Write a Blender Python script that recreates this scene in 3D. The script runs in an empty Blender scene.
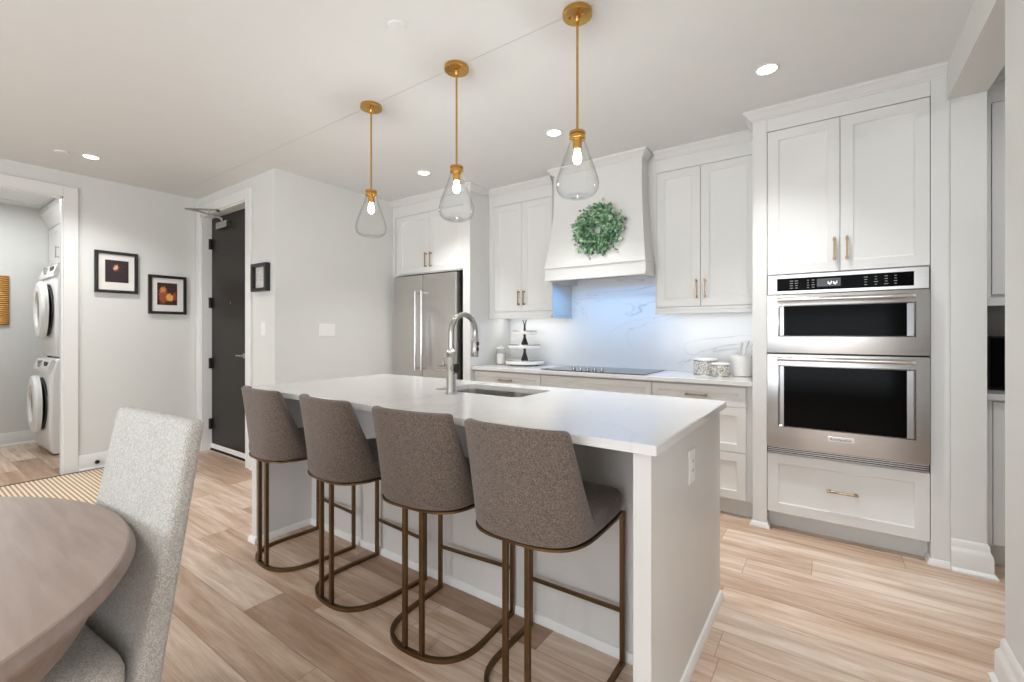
import bpy, bmesh, math, random
from mathutils import Vector, Matrix

random.seed(7)
SC = bpy.context.scene
COL = SC.collection
PI = math.pi

# ------------------------------------------------------------------ camera
CAM_H = 1.24
cam_d = bpy.data.cameras.new('camera')
cam_d.sensor_width = 36.0
cam_d.lens = 452.9 / 1024 * 36.0
cam_d.shift_y = -(341 - 332.76) / 1024
cam_d.clip_start = 0.02
cam = bpy.data.objects.new('camera', cam_d)
COL.objects.link(cam)
cam.location = (0, 0, CAM_H)
cam.rotation_euler = (PI / 2, 0, math.radians(35.27))
SC.camera = cam

# ------------------------------------------------------------------ world, exposure
SC.view_settings.view_transform = 'Standard'
SC.view_settings.look = 'None'
SC.view_settings.gamma = 1.0
SC.view_settings.exposure = 0.50
SC.view_settings.use_curve_mapping = False
W = bpy.data.worlds.new('world'); SC.world = W
W.use_nodes = True
wn = W.node_tree.nodes; wl = W.node_tree.links
bg = wn['Background']
sky = wn.new('ShaderNodeTexSky')
sky.sky_type = 'HOSEK_WILKIE'
sky.turbidity = 4.0
sky.sun_direction = (0.3, 0.5, 0.8)
wl.new(sky.outputs[0], bg.inputs[0])
bg.inputs[1].default_value = 0.6


def area(name, loc, rot, sx, sy, power, color=(1, 1, 1), shape='RECTANGLE', spread=180):
    d = bpy.data.lights.new(name, 'AREA')
    d.shape = shape; d.size = sx; d.size_y = sy
    d.energy = power; d.color = color
    d.spread = math.radians(spread)
    o = bpy.data.objects.new(name, d); COL.objects.link(o)
    o.location = loc; o.rotation_euler = rot
    return o


# daylight through the living-room window behind the camera (wall at Y=-3.5)
area('window_daylight', (-1.3, -3.40, 1.30), (PI / 2, 0, 0), 4.2, 2.2, 62, (0.92, 0.97, 1.03))
# unseen fill lamp at the same window, tilted up, added to brighten the ceiling
area('ceiling_fill_lamp', (-1.3, -3.38, 1.0), (PI / 2 + 0.75, 0, 0), 4.2, 1.6, 47, (0.86, 0.97, 1.08))
# daylight of the side window in the living room
area('side_window_daylight', (3.10, -1.4, 1.35), (PI / 2, 0, PI / 2), 2.6, 1.9, 40, (0.93, 0.97, 1.02))
DOWN = [(-0.286, 2.770), (-1.604, 2.781), (-2.945, 2.815), (-4.858, 1.016)]
DOWN_UNSEEN = [(-0.7, -1.2), (-2.6, -1.2), (-4.4, -1.2), (-2.6, -2.6), (1.4, -1.2), (-0.7, -2.6)]  # lamps without fixtures, added out of view to light the room
CEIL = 2.655
for i, (x, y) in enumerate(DOWN + DOWN_UNSEEN):
    sd = bpy.data.lights.new('downlight_lamp', 'SPOT')
    sd.energy = 80 if i < 3 else 75; sd.color = (0.97, 0.97, 0.97); sd.spot_size = math.radians(98 if i < 3 else 130); sd.spot_blend = 1.0; sd.shadow_soft_size = 0.045
    so = bpy.data.objects.new('downlight_lamp', sd); COL.objects.link(so); so.location = (x, y, CEIL - 0.012)
area('pantry_lamp', (1.4, 2.4, CEIL - 0.015), (0, 0, 0), 0.12, 0.12, 10, (0.95, 0.97, 1.0), 'DISK')
area('laundry_lamp', (-6.5, 0.45, CEIL - 0.02), (0, 0, 0), 0.5, 0.5, 15, (0.94, 0.97, 1.0))


# ------------------------------------------------------------------ material helpers
def lin(c):
    c = c / 255.0
    return c / 12.92 if c <= 0.04045 else ((c + 0.055) / 1.055) ** 2.4


def rgb(r, g, b):
    return (lin(r), lin(g), lin(b), 1.0)


class NT:
    def __init__(self, name):
        self.m = bpy.data.materials.new(name)
        self.m.use_nodes = True
        self.t = self.m.node_tree
        self.n = self.t.nodes
        self.p = self.n['Principled BSDF']
        self.out = self.n['Material Output']

    def add(self, typ, **kw):
        nd = self.n.new(typ)
        for k, v in kw.items():
            if k.startswith('i_'):
                nd.inputs[k[2:].replace('_', ' ')].default_value = v
            else:
                setattr(nd, k, v)
        return nd

    def link(self, a, b):
        self.t.links.new(a, b)

    def math(self, op, a, b=None):
        nd = self.add('ShaderNodeMath', operation=op)
        for i, v in enumerate((a, b)):
            if v is None:
                continue
            if hasattr(v, 'is_linked') or hasattr(v, 'links'):
                self.link(v, nd.inputs[i])
            else:
                nd.inputs[i].default_value = v
        return nd.outputs[0]

    def ramp(self, fac, stops, interp='LINEAR'):
        nd = self.add('ShaderNodeValToRGB')
        cr = nd.color_ramp
        cr.interpolation = interp
        while len(cr.elements) > 1:
            cr.elements.remove(cr.elements[-1])
        cr.elements[0].position = stops[0][0]; cr.elements[0].color = stops[0][1]
        for p, c in stops[1:]:
            e = cr.elements.new(p); e.color = c
        self.link(fac, nd.inputs[0])
        return nd.outputs[0]

    def mix(self, fac, a, b, blend='MIX'):
        nd = self.add('ShaderNodeMix', data_type='RGBA', blend_type=blend)
        for i, v in ((0, fac), (6, a), (7, b)):
            if hasattr(v, 'links'):
                self.link(v, nd.inputs[i])
            else:
                nd.inputs[i].default_value = v
        return nd.outputs[2]

    def coords(self, scale=(1, 1, 1), kind='Object'):
        tc = self.add('ShaderNodeTexCoord')
        mp = self.add('ShaderNodeMapping')
        mp.inputs['Scale'].default_value = scale
        self.link(tc.outputs[kind], mp.inputs[0])
        return mp.outputs[0]

    def bump(self, height, strength=0.2, dist=0.01):
        b = self.add('ShaderNodeBump')
        b.inputs['Strength'].default_value = strength
        b.inputs['Distance'].default_value = dist
        self.link(height, b.inputs['Height'])
        self.link(b.outputs[0], self.p.inputs['Normal'])


def plain(name, c, rough=0.5, metal=0.0, var=0.03, scale=6.0, spec=0.5, bump=0.0, bscale=200.0):
    t = NT(name)
    co = t.coords()
    nz = t.add('ShaderNodeTexNoise'); nz.inputs['Scale'].default_value = scale
    nz.inputs['Detail'].default_value = 3
    t.link(co, nz.inputs['Vector'])
    c = rgb(*c)
    a = tuple(max(0, v * (1 - var)) for v in c[:3]) + (1,)
    b = tuple(min(1, v * (1 + var)) for v in c[:3]) + (1,)
    t.link(t.ramp(nz.outputs[0], [(0.3, a), (0.7, b)]), t.p.inputs['Base Color'])
    t.p.inputs['Roughness'].default_value = rough
    t.p.inputs['Metallic'].default_value = metal
    t.p.inputs['Specular IOR Level'].default_value = spec
    if bump:
        n2 = t.add('ShaderNodeTexNoise'); n2.inputs['Scale'].default_value = bscale
        t.link(co, n2.inputs['Vector'])
        t.bump(n2.outputs[0], bump, 0.002)
    return t.m


M = {}
M['wall'] = plain('wall_paint', (217, 217, 213), 0.75, var=0.008, bump=0.05)
M['ceiling'] = plain('ceiling_paint', (222, 223, 221), 0.85, var=0.008)
M['trim'] = plain('white_trim_paint', (226, 225, 222), 0.4, var=0.006)
M['cabinet'] = plain('cabinet_lacquer', (219, 218, 215), 0.40, var=0.006)
M['island'] = plain('island_paint', (212, 209, 205), 0.36, var=0.01)
M['gap'] = plain('dark_recess', (38, 36, 34), 0.8)
M['black'] = plain('matte_black', (24, 22, 21), 0.45)
M['frame_black'] = plain('black_frame_wood', (30, 27, 25), 0.35, var=0.1)
M['door'] = plain('espresso_door', (33, 28, 25), 0.33, var=0.06, spec=0.25)
M['gold'] = plain('brushed_gold', (208, 162, 88), 0.25, 1.0, var=0.08, scale=30)
M['pull'] = plain('champagne_pull', (164, 142, 114), 0.3, 1.0, var=0.05, scale=30)
M['bronze'] = plain('aged_brass_stool', (112, 90, 64), 0.40, 1.0, var=0.12, scale=12)
M['nickel'] = plain('brushed_nickel', (178, 175, 170), 0.26, 1.0, var=0.05, scale=20)
M['chrome'] = plain('polished_steel', (215, 213, 210), 0.12, 1.0, var=0.02)
M['white_enamel'] = plain('white_enamel', (235, 234, 231), 0.25, var=0.01)
M['plastic'] = plain('white_plastic', (236, 234, 230), 0.35, var=0.01)
M['dark_glass'] = plain('dark_oven_glass', (7, 7, 7), 0.08, var=0.2, spec=0.04)
M['cook_glass'] = plain('black_ceramic_glass', (16, 17, 19), 0.05, var=0.1, spec=1.0)
M['mat_white'] = plain('mat_board', (226, 223, 217), 0.8)
M['ceramic'] = plain('cream_ceramic', (238, 235, 229), 0.3, var=0.02)
M['bezel'] = plain('grey_oven_bezel', (150, 148, 146), 0.22, 1.0, var=0.04)
M['rubber'] = plain('black_rubber', (20, 20, 20), 0.7)
M['stem_dark'] = plain('dark_iron', (34, 32, 30), 0.5, var=0.1)
M['mark'] = plain('panel_mark', (150, 150, 148), 0.5)
M['badge'] = plain('badge_plate', (205, 200, 196), 0.3, 0.6)
M['ink'] = plain('badge_ink', (40, 40, 40), 0.5)


def steel():
    t = NT('stainless_steel')
    co = t.coords((1.0, 1.0, 60.0))
    nz = t.add('ShaderNodeTexNoise'); nz.inputs['Scale'].default_value = 3.0
    t.link(co, nz.inputs['Vector'])
    t.link(t.ramp(nz.outputs[0], [(0.3, rgb(205, 202, 199)), (0.7, rgb(211, 208, 205))]), t.p.inputs['Base Color'])
    t.p.inputs['Metallic'].default_value = 1.0
    t.link(t.ramp(nz.outputs[0], [(0.3, (0.28,) * 3 + (1,)), (0.7, (0.28,) * 3 + (1,))]), t.p.inputs['Roughness'])
    return t.m


M['steel'] = steel()


def floor_mat():
    t = NT('oak_vinyl_planks')
    tc = t.add('ShaderNodeTexCoord')
    sx = t.add('ShaderNodeSeparateXYZ'); t.link(tc.outputs['Object'], sx.inputs[0])
    WID, LEN = 0.182, 1.22
    ry = t.math('DIVIDE', sx.outputs[1], WID)
    row = t.math('FLOOR', ry)
    fy = t.math('FRACT', ry)
    w1 = t.add('ShaderNodeTexWhiteNoise', noise_dimensions='1D'); t.link(row, w1.inputs['W'])
    rx = t.math('ADD', t.math('DIVIDE', sx.outputs[0], LEN), t.math('MULTIPLY', w1.outputs[0], 7.0))
    colm = t.math('FLOOR', rx)
    fx = t.math('FRACT', rx)
    cv = t.add('ShaderNodeCombineXYZ'); t.link(colm, cv.inputs[0]); t.link(row, cv.inputs[1])
    w2 = t.add('ShaderNodeTexWhiteNoise', noise_dimensions='3D'); t.link(cv.outputs[0], w2.inputs['Vector'])
    pid = w2.outputs[0]
    # grain coordinates: stretched along the plank, shifted per plank
    gx = t.math('ADD', t.math('MULTIPLY', sx.outputs[0], 1.1), t.math('MULTIPLY', pid, 37.0))
    gy = t.math('ADD', t.math('MULTIPLY', sx.outputs[1], 11.0), t.math('MULTIPLY', pid, 91.0))
    gv = t.add('ShaderNodeCombineXYZ'); t.link(gx, gv.inputs[0]); t.link(gy, gv.inputs[1])
    nz = t.add('ShaderNodeTexNoise'); nz.inputs['Scale'].default_value = 1.6
    nz.inputs['Detail'].default_value = 6; nz.inputs['Roughness'].default_value = 0.6
    nz.inputs['Distortion'].default_value = 0.6
    t.link(gv.outputs[0], nz.inputs['Vector'])
    gv2 = t.add('ShaderNodeCombineXYZ')
    t.link(t.math('MULTIPLY', gx, 3.0), gv2.inputs[0]); t.link(t.math('MULTIPLY', gy, 9.0), gv2.inputs[1])
    nf = t.add('ShaderNodeTexNoise'); nf.inputs['Scale'].default_value = 2.0; nf.inputs['Detail'].default_value = 3
    t.link(gv2.outputs[0], nf.inputs['Vector'])
    base = t.ramp(pid, [(0.0, rgb(222, 201, 183)), (0.22, rgb(228, 210, 194)), (0.42, rgb(206, 181, 160)),
                        (0.60, rgb(226, 206, 189)), (0.76, rgb(192, 164, 141)), (0.88, rgb(214, 192, 173)), (1.0, rgb(170, 141, 119))])
    dark = t.mix(1.0, base, rgb(218, 204, 191), 'MULTIPLY')
    gfac = t.ramp(nz.outputs[0], [(0.36, (0, 0, 0, 1)), (0.64, (1, 1, 1, 1))])
    c1 = t.mix(gfac, dark, base)
    ffac = t.ramp(nf.outputs[0], [(0.35, (0.90, 0.89, 0.88, 1)), (0.65, (1.04, 1.04, 1.04, 1))])
    c2 = t.mix(1.0, c1, ffac, 'MULTIPLY')
    # seams
    ey = t.math('MINIMUM', fy, t.math('SUBTRACT', 1.0, fy))
    ex = t.math('MULTIPLY', t.math('MINIMUM', fx, t.math('SUBTRACT', 1.0, fx)), LEN / WID)
    e = t.math('MINIMUM', ey, ex)
    seam = t.ramp(e, [(0.0, (0.55, 0.50, 0.47, 1)), (0.014, (1, 1, 1, 1))])
    c3 = t.mix(1.0, c2, seam, 'MULTIPLY')
    t.link(c3, t.p.inputs['Base Color'])
    t.link(t.ramp(nz.outputs[0], [(0.2, (0.42,) * 3 + (1,)), (0.8, (0.52,) * 3 + (1,))]), t.p.inputs['Roughness'])
    t.bump(seam, 0.25, 0.002)
    return t.m


M['floor'] = floor_mat()


def quartz(name, base, vein, scale, width, strength, rough=0.12):
    t = NT(name)
    co = t.coords((0.8, 1.0, 2.2) if 'splash' in name else (1, 1, 1))
    n1 = t.add('ShaderNodeTexNoise'); n1.inputs['Scale'].default_value = scale
    n1.inputs['Detail'].default_value = 3; n1.inputs['Distortion'].default_value = 1.2
    t.link(co, n1.inputs['Vector'])
    d = t.math('ABSOLUTE', t.math('SUBTRACT', n1.outputs[0], 0.5))
    n2 = t.add('ShaderNodeTexNoise'); n2.inputs['Scale'].default_value = scale * 0.8
    mp = t.coords((1, 1, 1))
    t.link(mp, n2.inputs['Vector'])
    mask = t.ramp(n2.outputs[0], [(0.45, (0, 0, 0, 1)), (0.62, (1, 1, 1, 1))])
    v = t.ramp(d, [(0.0, (1, 1, 1, 1)), (width, (0.25, 0.25, 0.25, 1)), (width * 3, (0, 0, 0, 1))])
    f = t.math('MULTIPLY', t.math('MULTIPLY', v, mask), strength)
    t.link(t.mix(f, rgb(*base), rgb(*vein)), t.p.inputs['Base Color'])
    t.p.inputs['Roughness'].default_value = rough
    return t.m


M['quartz'] = quartz('white_quartz', (214, 212, 209), (194, 190, 185), 1.3, 0.012, 0.35, 0.16)
M['splash'] = quartz('marble_backsplash', (232, 231, 230), (176, 170, 166), 1.5, 0.008, 0.75, 0.14)
M['pantry_stone'] = quartz('grey_stone', (176, 172, 168), (130, 126, 122), 2.0, 0.01, 0.7, 0.2)


def fabric(name, c1, c2, scale, bump, rough=0.95, kind='weave'):
    t = NT(name)
    co = t.coords()
    vo = t.add('ShaderNodeTexVoronoi' if kind == 'boucle' else 'ShaderNodeTexNoise')
    vo.inputs['Scale'].default_value = scale
    t.link(co, vo.inputs['Vector'])
    n2 = t.add('ShaderNodeTexNoise'); n2.inputs['Scale'].default_value = scale * 0.35
    n2.inputs['Detail'].default_value = 5
    t.link(co, n2.inputs['Vector'])
    f = t.math('ADD', t.math('MULTIPLY', vo.outputs[0], 0.6), t.math('MULTIPLY', n2.outputs[0], 0.5))
    t.link(t.ramp(f, [(0.43, rgb(*c1)), (0.68, rgb(*c2))]), t.p.inputs['Base Color'])
    t.p.inputs['Roughness'].default_value = rough
    t.p.inputs['Specular IOR Level'].default_value = 0.15
    t.p.inputs['Sheen Weight'].default_value = 0.25
    t.p.inputs['Sheen Roughness'].default_value = 0.6
    t.bump(f, bump, 0.004)
    return t.m


M['taupe'] = fabric('taupe_upholstery', (70, 59, 52), (122, 107, 96), 520, 0.4)
M['boucle'] = fabric('grey_boucle', (166, 162, 155), (204, 200, 193), 330, 0.8, kind='boucle')


def wood_table():
    t = NT('greyed_oak_table')
    co = t.coords((2.2, 22.0, 22.0))
    nz = t.add('ShaderNodeTexNoise'); nz.inputs['Scale'].default_value = 2.2
    nz.inputs['Detail'].default_value = 6; nz.inputs['Distortion'].default_value = 0.4
    t.link(co, nz.inputs['Vector'])
    t.link(t.ramp(nz.outputs[0], [(0.3, rgb(142, 123, 112)), (0.7, rgb(156, 138, 128))]), t.p.inputs['Base Color'])
    t.p.inputs['Roughness'].default_value = 0.36
    t.bump(nz.outputs[0], 0.06, 0.002)
    return t.m


M['table'] = wood_table()


def emit(name, col, s):
    t = NT(name)
    t.p.inputs['Base Color'].default_value = (1, 1, 1, 1)
    t.p.inputs['Emission Color'].default_value = col
    t.p.inputs['Emission Strength'].default_value = s
    return t.m


M['lamp'] = emit('lit_diffuser', (1, 0.97, 0.92, 1), 6.0)
M['bulb'] = emit('lit_bulb', (0.99, 0.98, 0.94, 1), 210.0)
M['led_white'] = emit('led_strip_white', (1, 0.98, 0.96, 1), 1.2)
M['led_blue'] = emit('hood_led_blue', (0.45, 0.75, 1, 1), 1.2)


def thin_glass(name, tint=(1, 1, 1, 1), refl=1.0):
    t = NT(name)
    tr = t.add('ShaderNodeBsdfTransparent')
    gl = t.add('ShaderNodeBsdfGlossy'); gl.inputs['Roughness'].default_value = 0.02
    lw = t.add('ShaderNodeLayerWeight'); lw.inputs['Blend'].default_value = 0.5
    # a grazing ray crosses more glass: clearer face-on, greyer towards the rim
    rim = tuple(c * 0.80 for c in tint[:3]) + (1,)
    t.link(t.mix(t.math('POWER', lw.outputs['Facing'], 4.0), tint, rim), tr.inputs[0])
    mx = t.add('ShaderNodeMixShader')
    t.link(t.math('ADD', t.math('MULTIPLY', t.math('POWER', lw.outputs['Facing'], 2.6), 0.5 * refl), 0.002), mx.inputs[0])
    t.link(tr.outputs[0], mx.inputs[1]); t.link(gl.outputs[0], mx.inputs[2])
    t.link(mx.outputs[0], t.out.inputs['Surface'])
    return t.m


M['glass'] = thin_glass('clear_glass', (0.985, 0.988, 0.988, 1))
M['pane'] = thin_glass('window_glass', (0.95, 0.97, 0.97, 1))


def rug_mat():
    t = NT('striped_jute_rug')
    co = t.coords()
    sx = t.add('ShaderNodeSeparateXYZ'); t.link(co, sx.inputs[0])
    f = t.math('FRACT', t.math('MULTIPLY', sx.outputs[1], 1 / 0.0265))
    nz = t.add('ShaderNodeTexNoise'); nz.inputs['Scale'].default_value = 120
    t.link(co, nz.inputs['Vector'])
    f2 = t.math('ADD', f, t.math('MULTIPLY', t.math('SUBTRACT', nz.outputs[0], 0.5), 0.35))
    t.link(t.ramp(f2, [(0.0, rgb(226, 208, 182)), (0.48, rgb(222, 206, 184)), (0.58, rgb(160, 134, 108)),
                       (0.9, rgb(152, 126, 100)), (1.0, rgb(222, 204, 178))]), t.p.inputs['Base Color'])
    t.p.inputs['Roughness'].default_value = 0.95
    t.bump(nz.outputs[0], 0.5, 0.004)
    return t.m


M['rug'] = rug_mat()


def leaf_mat():
    t = NT('wreath_leaf')
    g = t.add('ShaderNodeNewGeometry')
    t.link(t.ramp(g.outputs['Random Per Island'], [(0.0, rgb(62, 104, 74)), (0.35, rgb(100, 146, 108)), (0.7, rgb(152, 188, 150)),
                                                   (1.0, rgb(204, 222, 196))]), t.p.inputs['Base Color'])
    t.p.inputs['Roughness'].default_value = 0.55
    return t.m


M['leaf'] = leaf_mat()
M['twig'] = plain('wreath_twig', (92, 82, 52), 0.8, var=0.2)


def terrazzo():
    t = NT('speckled_pattern')
    co = t.coords((60, 60, 60))
    nz = t.add('ShaderNodeTexNoise'); nz.inputs['Scale'].default_value = 1.6; nz.inputs['Detail'].default_value = 4
    t.link(co, nz.inputs['Vector'])
    t.link(t.ramp(nz.outputs[0], [(0.36, rgb(136, 130, 120)), (0.48, rgb(190, 185, 177)), (0.60, rgb(226, 222, 216))]),
           t.p.inputs['Base Color'])
    t.p.inputs['Roughness'].default_value = 0.4
    return t.m


M['speckle'] = terrazzo()


def portrait(name, bgc, blobs):
    """dark painting: soft warm blobs (u, v, ru, rv, colour) on a dark ground; generated coords x=u, z=v"""
    t = NT(name)
    tc = t.add('ShaderNodeTexCoord')
    nz = t.add('ShaderNodeTexNoise'); nz.inputs['Scale'].default_value = 9; nz.inputs['Detail'].default_value = 4
    t.link(tc.outputs['Generated'], nz.inputs['Vector'])
    sx = t.add('ShaderNodeSeparateXYZ'); t.link(tc.outputs['Generated'], sx.inputs[0])
    wob = t.math('MULTIPLY', t.math('SUBTRACT', nz.outputs[0], 0.5), 0.22)
    U = t.math('ADD', sx.outputs[1], wob); V = t.math('ADD', sx.outputs[2], wob)
    cur = t.ramp(nz.outputs[0], [(0.3, rgb(*bgc)), (0.7, rgb(*[min(255, int(c * 1.7)) for c in bgc]))])
    for (u, v, ru, rv, c) in blobs:
        du = t.math('DIVIDE', t.math('SUBTRACT', U, u), ru)
        dv = t.math('DIVIDE', t.math('SUBTRACT', V, v), rv)
        r = t.math('ADD', t.math('MULTIPLY', du, du), t.math('MULTIPLY', dv, dv))
        fac = t.ramp(r, [(0.55, (1, 1, 1, 1)), (1.0, (0, 0, 0, 1))])
        cur = t.mix(fac, cur, rgb(*c))
    t.link(cur, t.p.inputs['Base Color'])
    t.p.inputs['Roughness'].default_value = 0.5
    return t.m


M['art_a'] = portrait('dark_portrait', (34, 24, 26), [(0.50, 0.25, 0.42, 0.36, (52, 30, 36)), (0.46, 0.66, 0.15, 0.20, (96, 58, 44)),
                                                     (0.45, 0.67, 0.10, 0.11, (214, 170, 138))])
M['art_b'] = portrait('warm_figure', (40, 24, 18), [(0.30, 0.45, 0.24, 0.42, (150, 78, 40)), (0.28, 0.68, 0.16, 0.14, (206, 132, 76)),
                                                   (0.62, 0.34, 0.22, 0.20, (222, 160, 82)), (0.88, 0.4, 0.1, 0.22, (150, 60, 36))])


def memo_mat():
    t = NT('pale_print')
    co = t.coords((30, 30, 45), 'Generated')
    nz = t.add('ShaderNodeTexNoise'); nz.inputs['Scale'].default_value = 0.25; nz.inputs['Detail'].default_value = 5
    t.link(co, nz.inputs['Vector'])
    t.link(t.ramp(nz.outputs[0], [(0.4, rgb(190, 188, 182)), (0.55, rgb(214, 212, 207))]), t.p.inputs['Base Color'])
    return t.m


M['memo'] = memo_mat()


def goldleaf():
    t = NT('carved_gold_frame')
    co = t.coords()
    wv = t.add('ShaderNodeTexWave', wave_type='BANDS', bands_direction='Z')
    wv.inputs['Scale'].default_value = 14; wv.inputs['Distortion'].default_value = 2.0
    t.link(co, wv.inputs['Vector'])
    t.link(t.ramp(wv.outputs[0], [(0.2, rgb(140, 92, 36)), (0.8, rgb(206, 160, 84))]), t.p.inputs['Base Color'])
    t.p.inputs['Roughness'].default_value = 0.4
    t.p.inputs['Metallic'].default_value = 0.5
    t.bump(wv.outputs[0], 0.6, 0.01)
    return t.m


M['goldframe'] = goldleaf()

# ------------------------------------------------------------------ mesh helpers
ORG = {}


class MB:
    def __init__(self):
        self.bm = bmesh.new()

    def box(self, x0, x1, y0, y1, z0, z1, bev=0.0, seg=1):
        vs = [self.bm.verts.new((x, y, z)) for x in (x0, x1) for y in (y0, y1) for z in (z0, z1)]
        idx = [(0, 1, 3, 2), (4, 6, 7, 5), (0, 4, 5, 1), (2, 3, 7, 6), (0, 2, 6, 4), (1, 5, 7, 3)]
        fs = [self.bm.faces.new([vs[i] for i in f]) for f in idx]
        if bev > 0:
            es = set(e for f in fs for e in f.edges)
            bmesh.ops.bevel(self.bm, geom=list(es), offset=bev, segments=seg, profile=0.6, affect='EDGES', clamp_overlap=True)
        return self

    def loft(self, rings, cap=True, close=True, loop=False):
        R = [[self.bm.verts.new(p) for p in r] for r in rings]
        n = len(R[0])
        pairs = list(zip(R[:-1], R[1:]))
        if loop:
            pairs.append((R[-1], R[0]))
        for a, b in pairs:
            for i in range(n if close else n - 1):
                j = (i + 1) % n
                try:
                    self.bm.faces.new((a[i], a[j], b[j], b[i]))
                except ValueError:
                    pass
        if cap and not loop:
            self.bm.faces.new(R[0][::-1]); self.bm.faces.new(R[-1])
        return R

    def lathe(self, prof, c, seg=32, axis='Z', cap=True):
        rings = []
        for r, h in prof:
            ring = []
            for k in range(seg):
                a = 2 * PI * k / seg
                u, v = r * math.cos(a), r * math.sin(a)
                if axis == 'Z':
                    ring.append((c[0] + u, c[1] + v, c[2] + h))
                elif axis == 'Y':
                    ring.append((c[0] + u, c[1] + h, c[2] + v))
                else:
                    ring.append((c[0] + h, c[1] + u, c[2] + v))
            rings.append(ring)
        self.loft(rings, cap)
        return self

    def tube(self, pts, r, seg=12, closed=False, shape='round'):
        pts = [Vector(p) for p in pts]
        n = len(pts)
        rings = []
        up = None
        for i, p in enumerate(pts):
            if closed:
                d = (pts[(i + 1) % n] - pts[i - 1]).normalized()
            else:
                d = (pts[min(i + 1, n - 1)] - pts[max(i - 1, 0)]).normalized()
            if up is None:
                up = Vector((0, 0, 1)) if abs(d.z) < 0.9 else Vector((0, 1, 0))
            s = d.cross(up)
            if s.length < 1e-5:
                s = d.cross(Vector((1, 0, 0)))
            s.normalize()
            u = s.cross(d).normalized()
            up = u
            ring = []
            rr = r[i] if isinstance(r, (list, tuple)) else r
            if shape == 'square':
                for a, b in ((-1, -1), (1, -1), (1, 1), (-1, 1)):
                    ring.append(p + s * rr * a + u * rr * b)
            else:
                for k in range(seg):
                    a = 2 * PI * k / seg
                    ring.append(p + s * rr * math.cos(a) + u * rr * math.sin(a))
            rings.append(ring)
        self.loft(rings, cap=not closed, loop=closed)
        return self

    def shaker(self, x0, x1, z0, z1, y, rail=0.06, th=0.020, dep=0.008, slope=0.010):
        """recessed-panel door/drawer front facing -Y with its face at y"""
        b = 0.0015

        def rect(i, yy):
            return [(x0 + i, yy, z0 + i), (x1 - i, yy, z0 + i), (x1 - i, yy, z1 - i), (x0 + i, yy, z1 - i)]
        rings = [rect(0, y + th), rect(0, y + b), rect(b, y), rect(rail, y), rect(rail + slope * 0.5, y + dep * 0.8),
                 rect(rail + slope, y + dep)]
        self.loft(rings)
        return self

    def build(self, name, mat, parent=None, smooth=True, angle=35, mods=None):
        bm = self.bm
        bmesh.ops.remove_doubles(bm, verts=bm.verts, dist=1e-6)
        bmesh.ops.recalc_face_normals(bm, faces=bm.faces)
        me = bpy.data.meshes.new(name)
        bm.to_mesh(me); bm.free()
        o = bpy.data.objects.new(name, me)
        COL.objects.link(o)
        if parent is not None:
            org = ORG[parent.name]
            o.parent = parent
        else:
            xs = [v.co for v in me.vertices]
            org = Vector(((min(v.x for v in xs) + max(v.x for v in xs)) / 2,
                          (min(v.y for v in xs) + max(v.y for v in xs)) / 2, min(v.z for v in xs)))
            o.location = org
        me.transform(Matrix.Translation(-org))
        ORG[o.name] = org
        me.materials.append(mat if not isinstance(mat, str) else M[mat])
        if smooth:
            for p in me.polygons:
                p.use_smooth = True
            me.set_sharp_from_angle(angle=math.radians(angle))
        return o


def tag(o, label=None, cat=None, group=None, kind=None):
    if label: o['label'] = label
    if cat: o['category'] = cat
    if group: o['group'] = group
    if kind: o['kind'] = kind
    return o


def thing(name, loc, label, cat, group=None, kind=None):
    o = bpy.data.objects.new(name, None)
    o.empty_display_size = 0.1
    COL.objects.link(o)
    o.location = loc
    ORG[o.name] = Vector(loc)
    return tag(o, label, cat, group, kind)


def struct(o, label=None, cat=None):
    return tag(o, label, cat, None, 'structure')


def dup(root, loc, rotz=0.0, label=None):
    r = root.copy(); COL.objects.link(r)
    r.location = loc; r.rotation_euler = (0, 0, rotz)
    if label: r['label'] = label
    for ch in list(root.children):
        c = ch.copy(); COL.objects.link(c); c.parent = r
        for g in list(ch.children):
            d = g.copy(); COL.objects.link(d); d.parent = c
    return r


def bar_pull(mb, c, length, vertical=True, out=0.03, w=0.005):
    """slim bar pull with two posts, mounted on a face at y=c[1] facing -Y"""
    x, y, z = c
    h = length / 2
    if vertical:
        mb.box(x - w, x + w, y - out, y - out + 2 * w, z - h, z + h, 0.0015)
        for s in (-1, 1):
            zz = z + s * (h - 0.012)
            mb.box(x - w, x + w, y - out + w, y, zz - w, zz + w, 0.001)
            mb.box(x - w * 1.5, x + w * 1.5, y - 0.003, y, zz - w * 1.6, zz + w * 1.6)
            mb.box(x - w * 1.25, x + w * 1.25, y - out - 0.001, y - out + 2 * w, zz - w * 1.6, zz + w * 1.6, 0.001)
    else:
        mb.box(x - h, x + h, y - out, y - out + 2 * w, z - w, z + w, 0.0015)
        for s in (-1, 1):
            xx = x + s * (h - 0.012)
            mb.box(xx - w, xx + w, y - out + w, y, z - w, z + w, 0.001)
            mb.box(xx - w * 1.6, xx + w * 1.6, y - 0.003, y, z - w * 1.5, z + w * 1.5)
            mb.box(xx - w * 1.6, xx + w * 1.6, y - out - 0.001, y - out + 2 * w, z - w * 1.25, z + w * 1.25, 0.001)
    return mb


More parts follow.
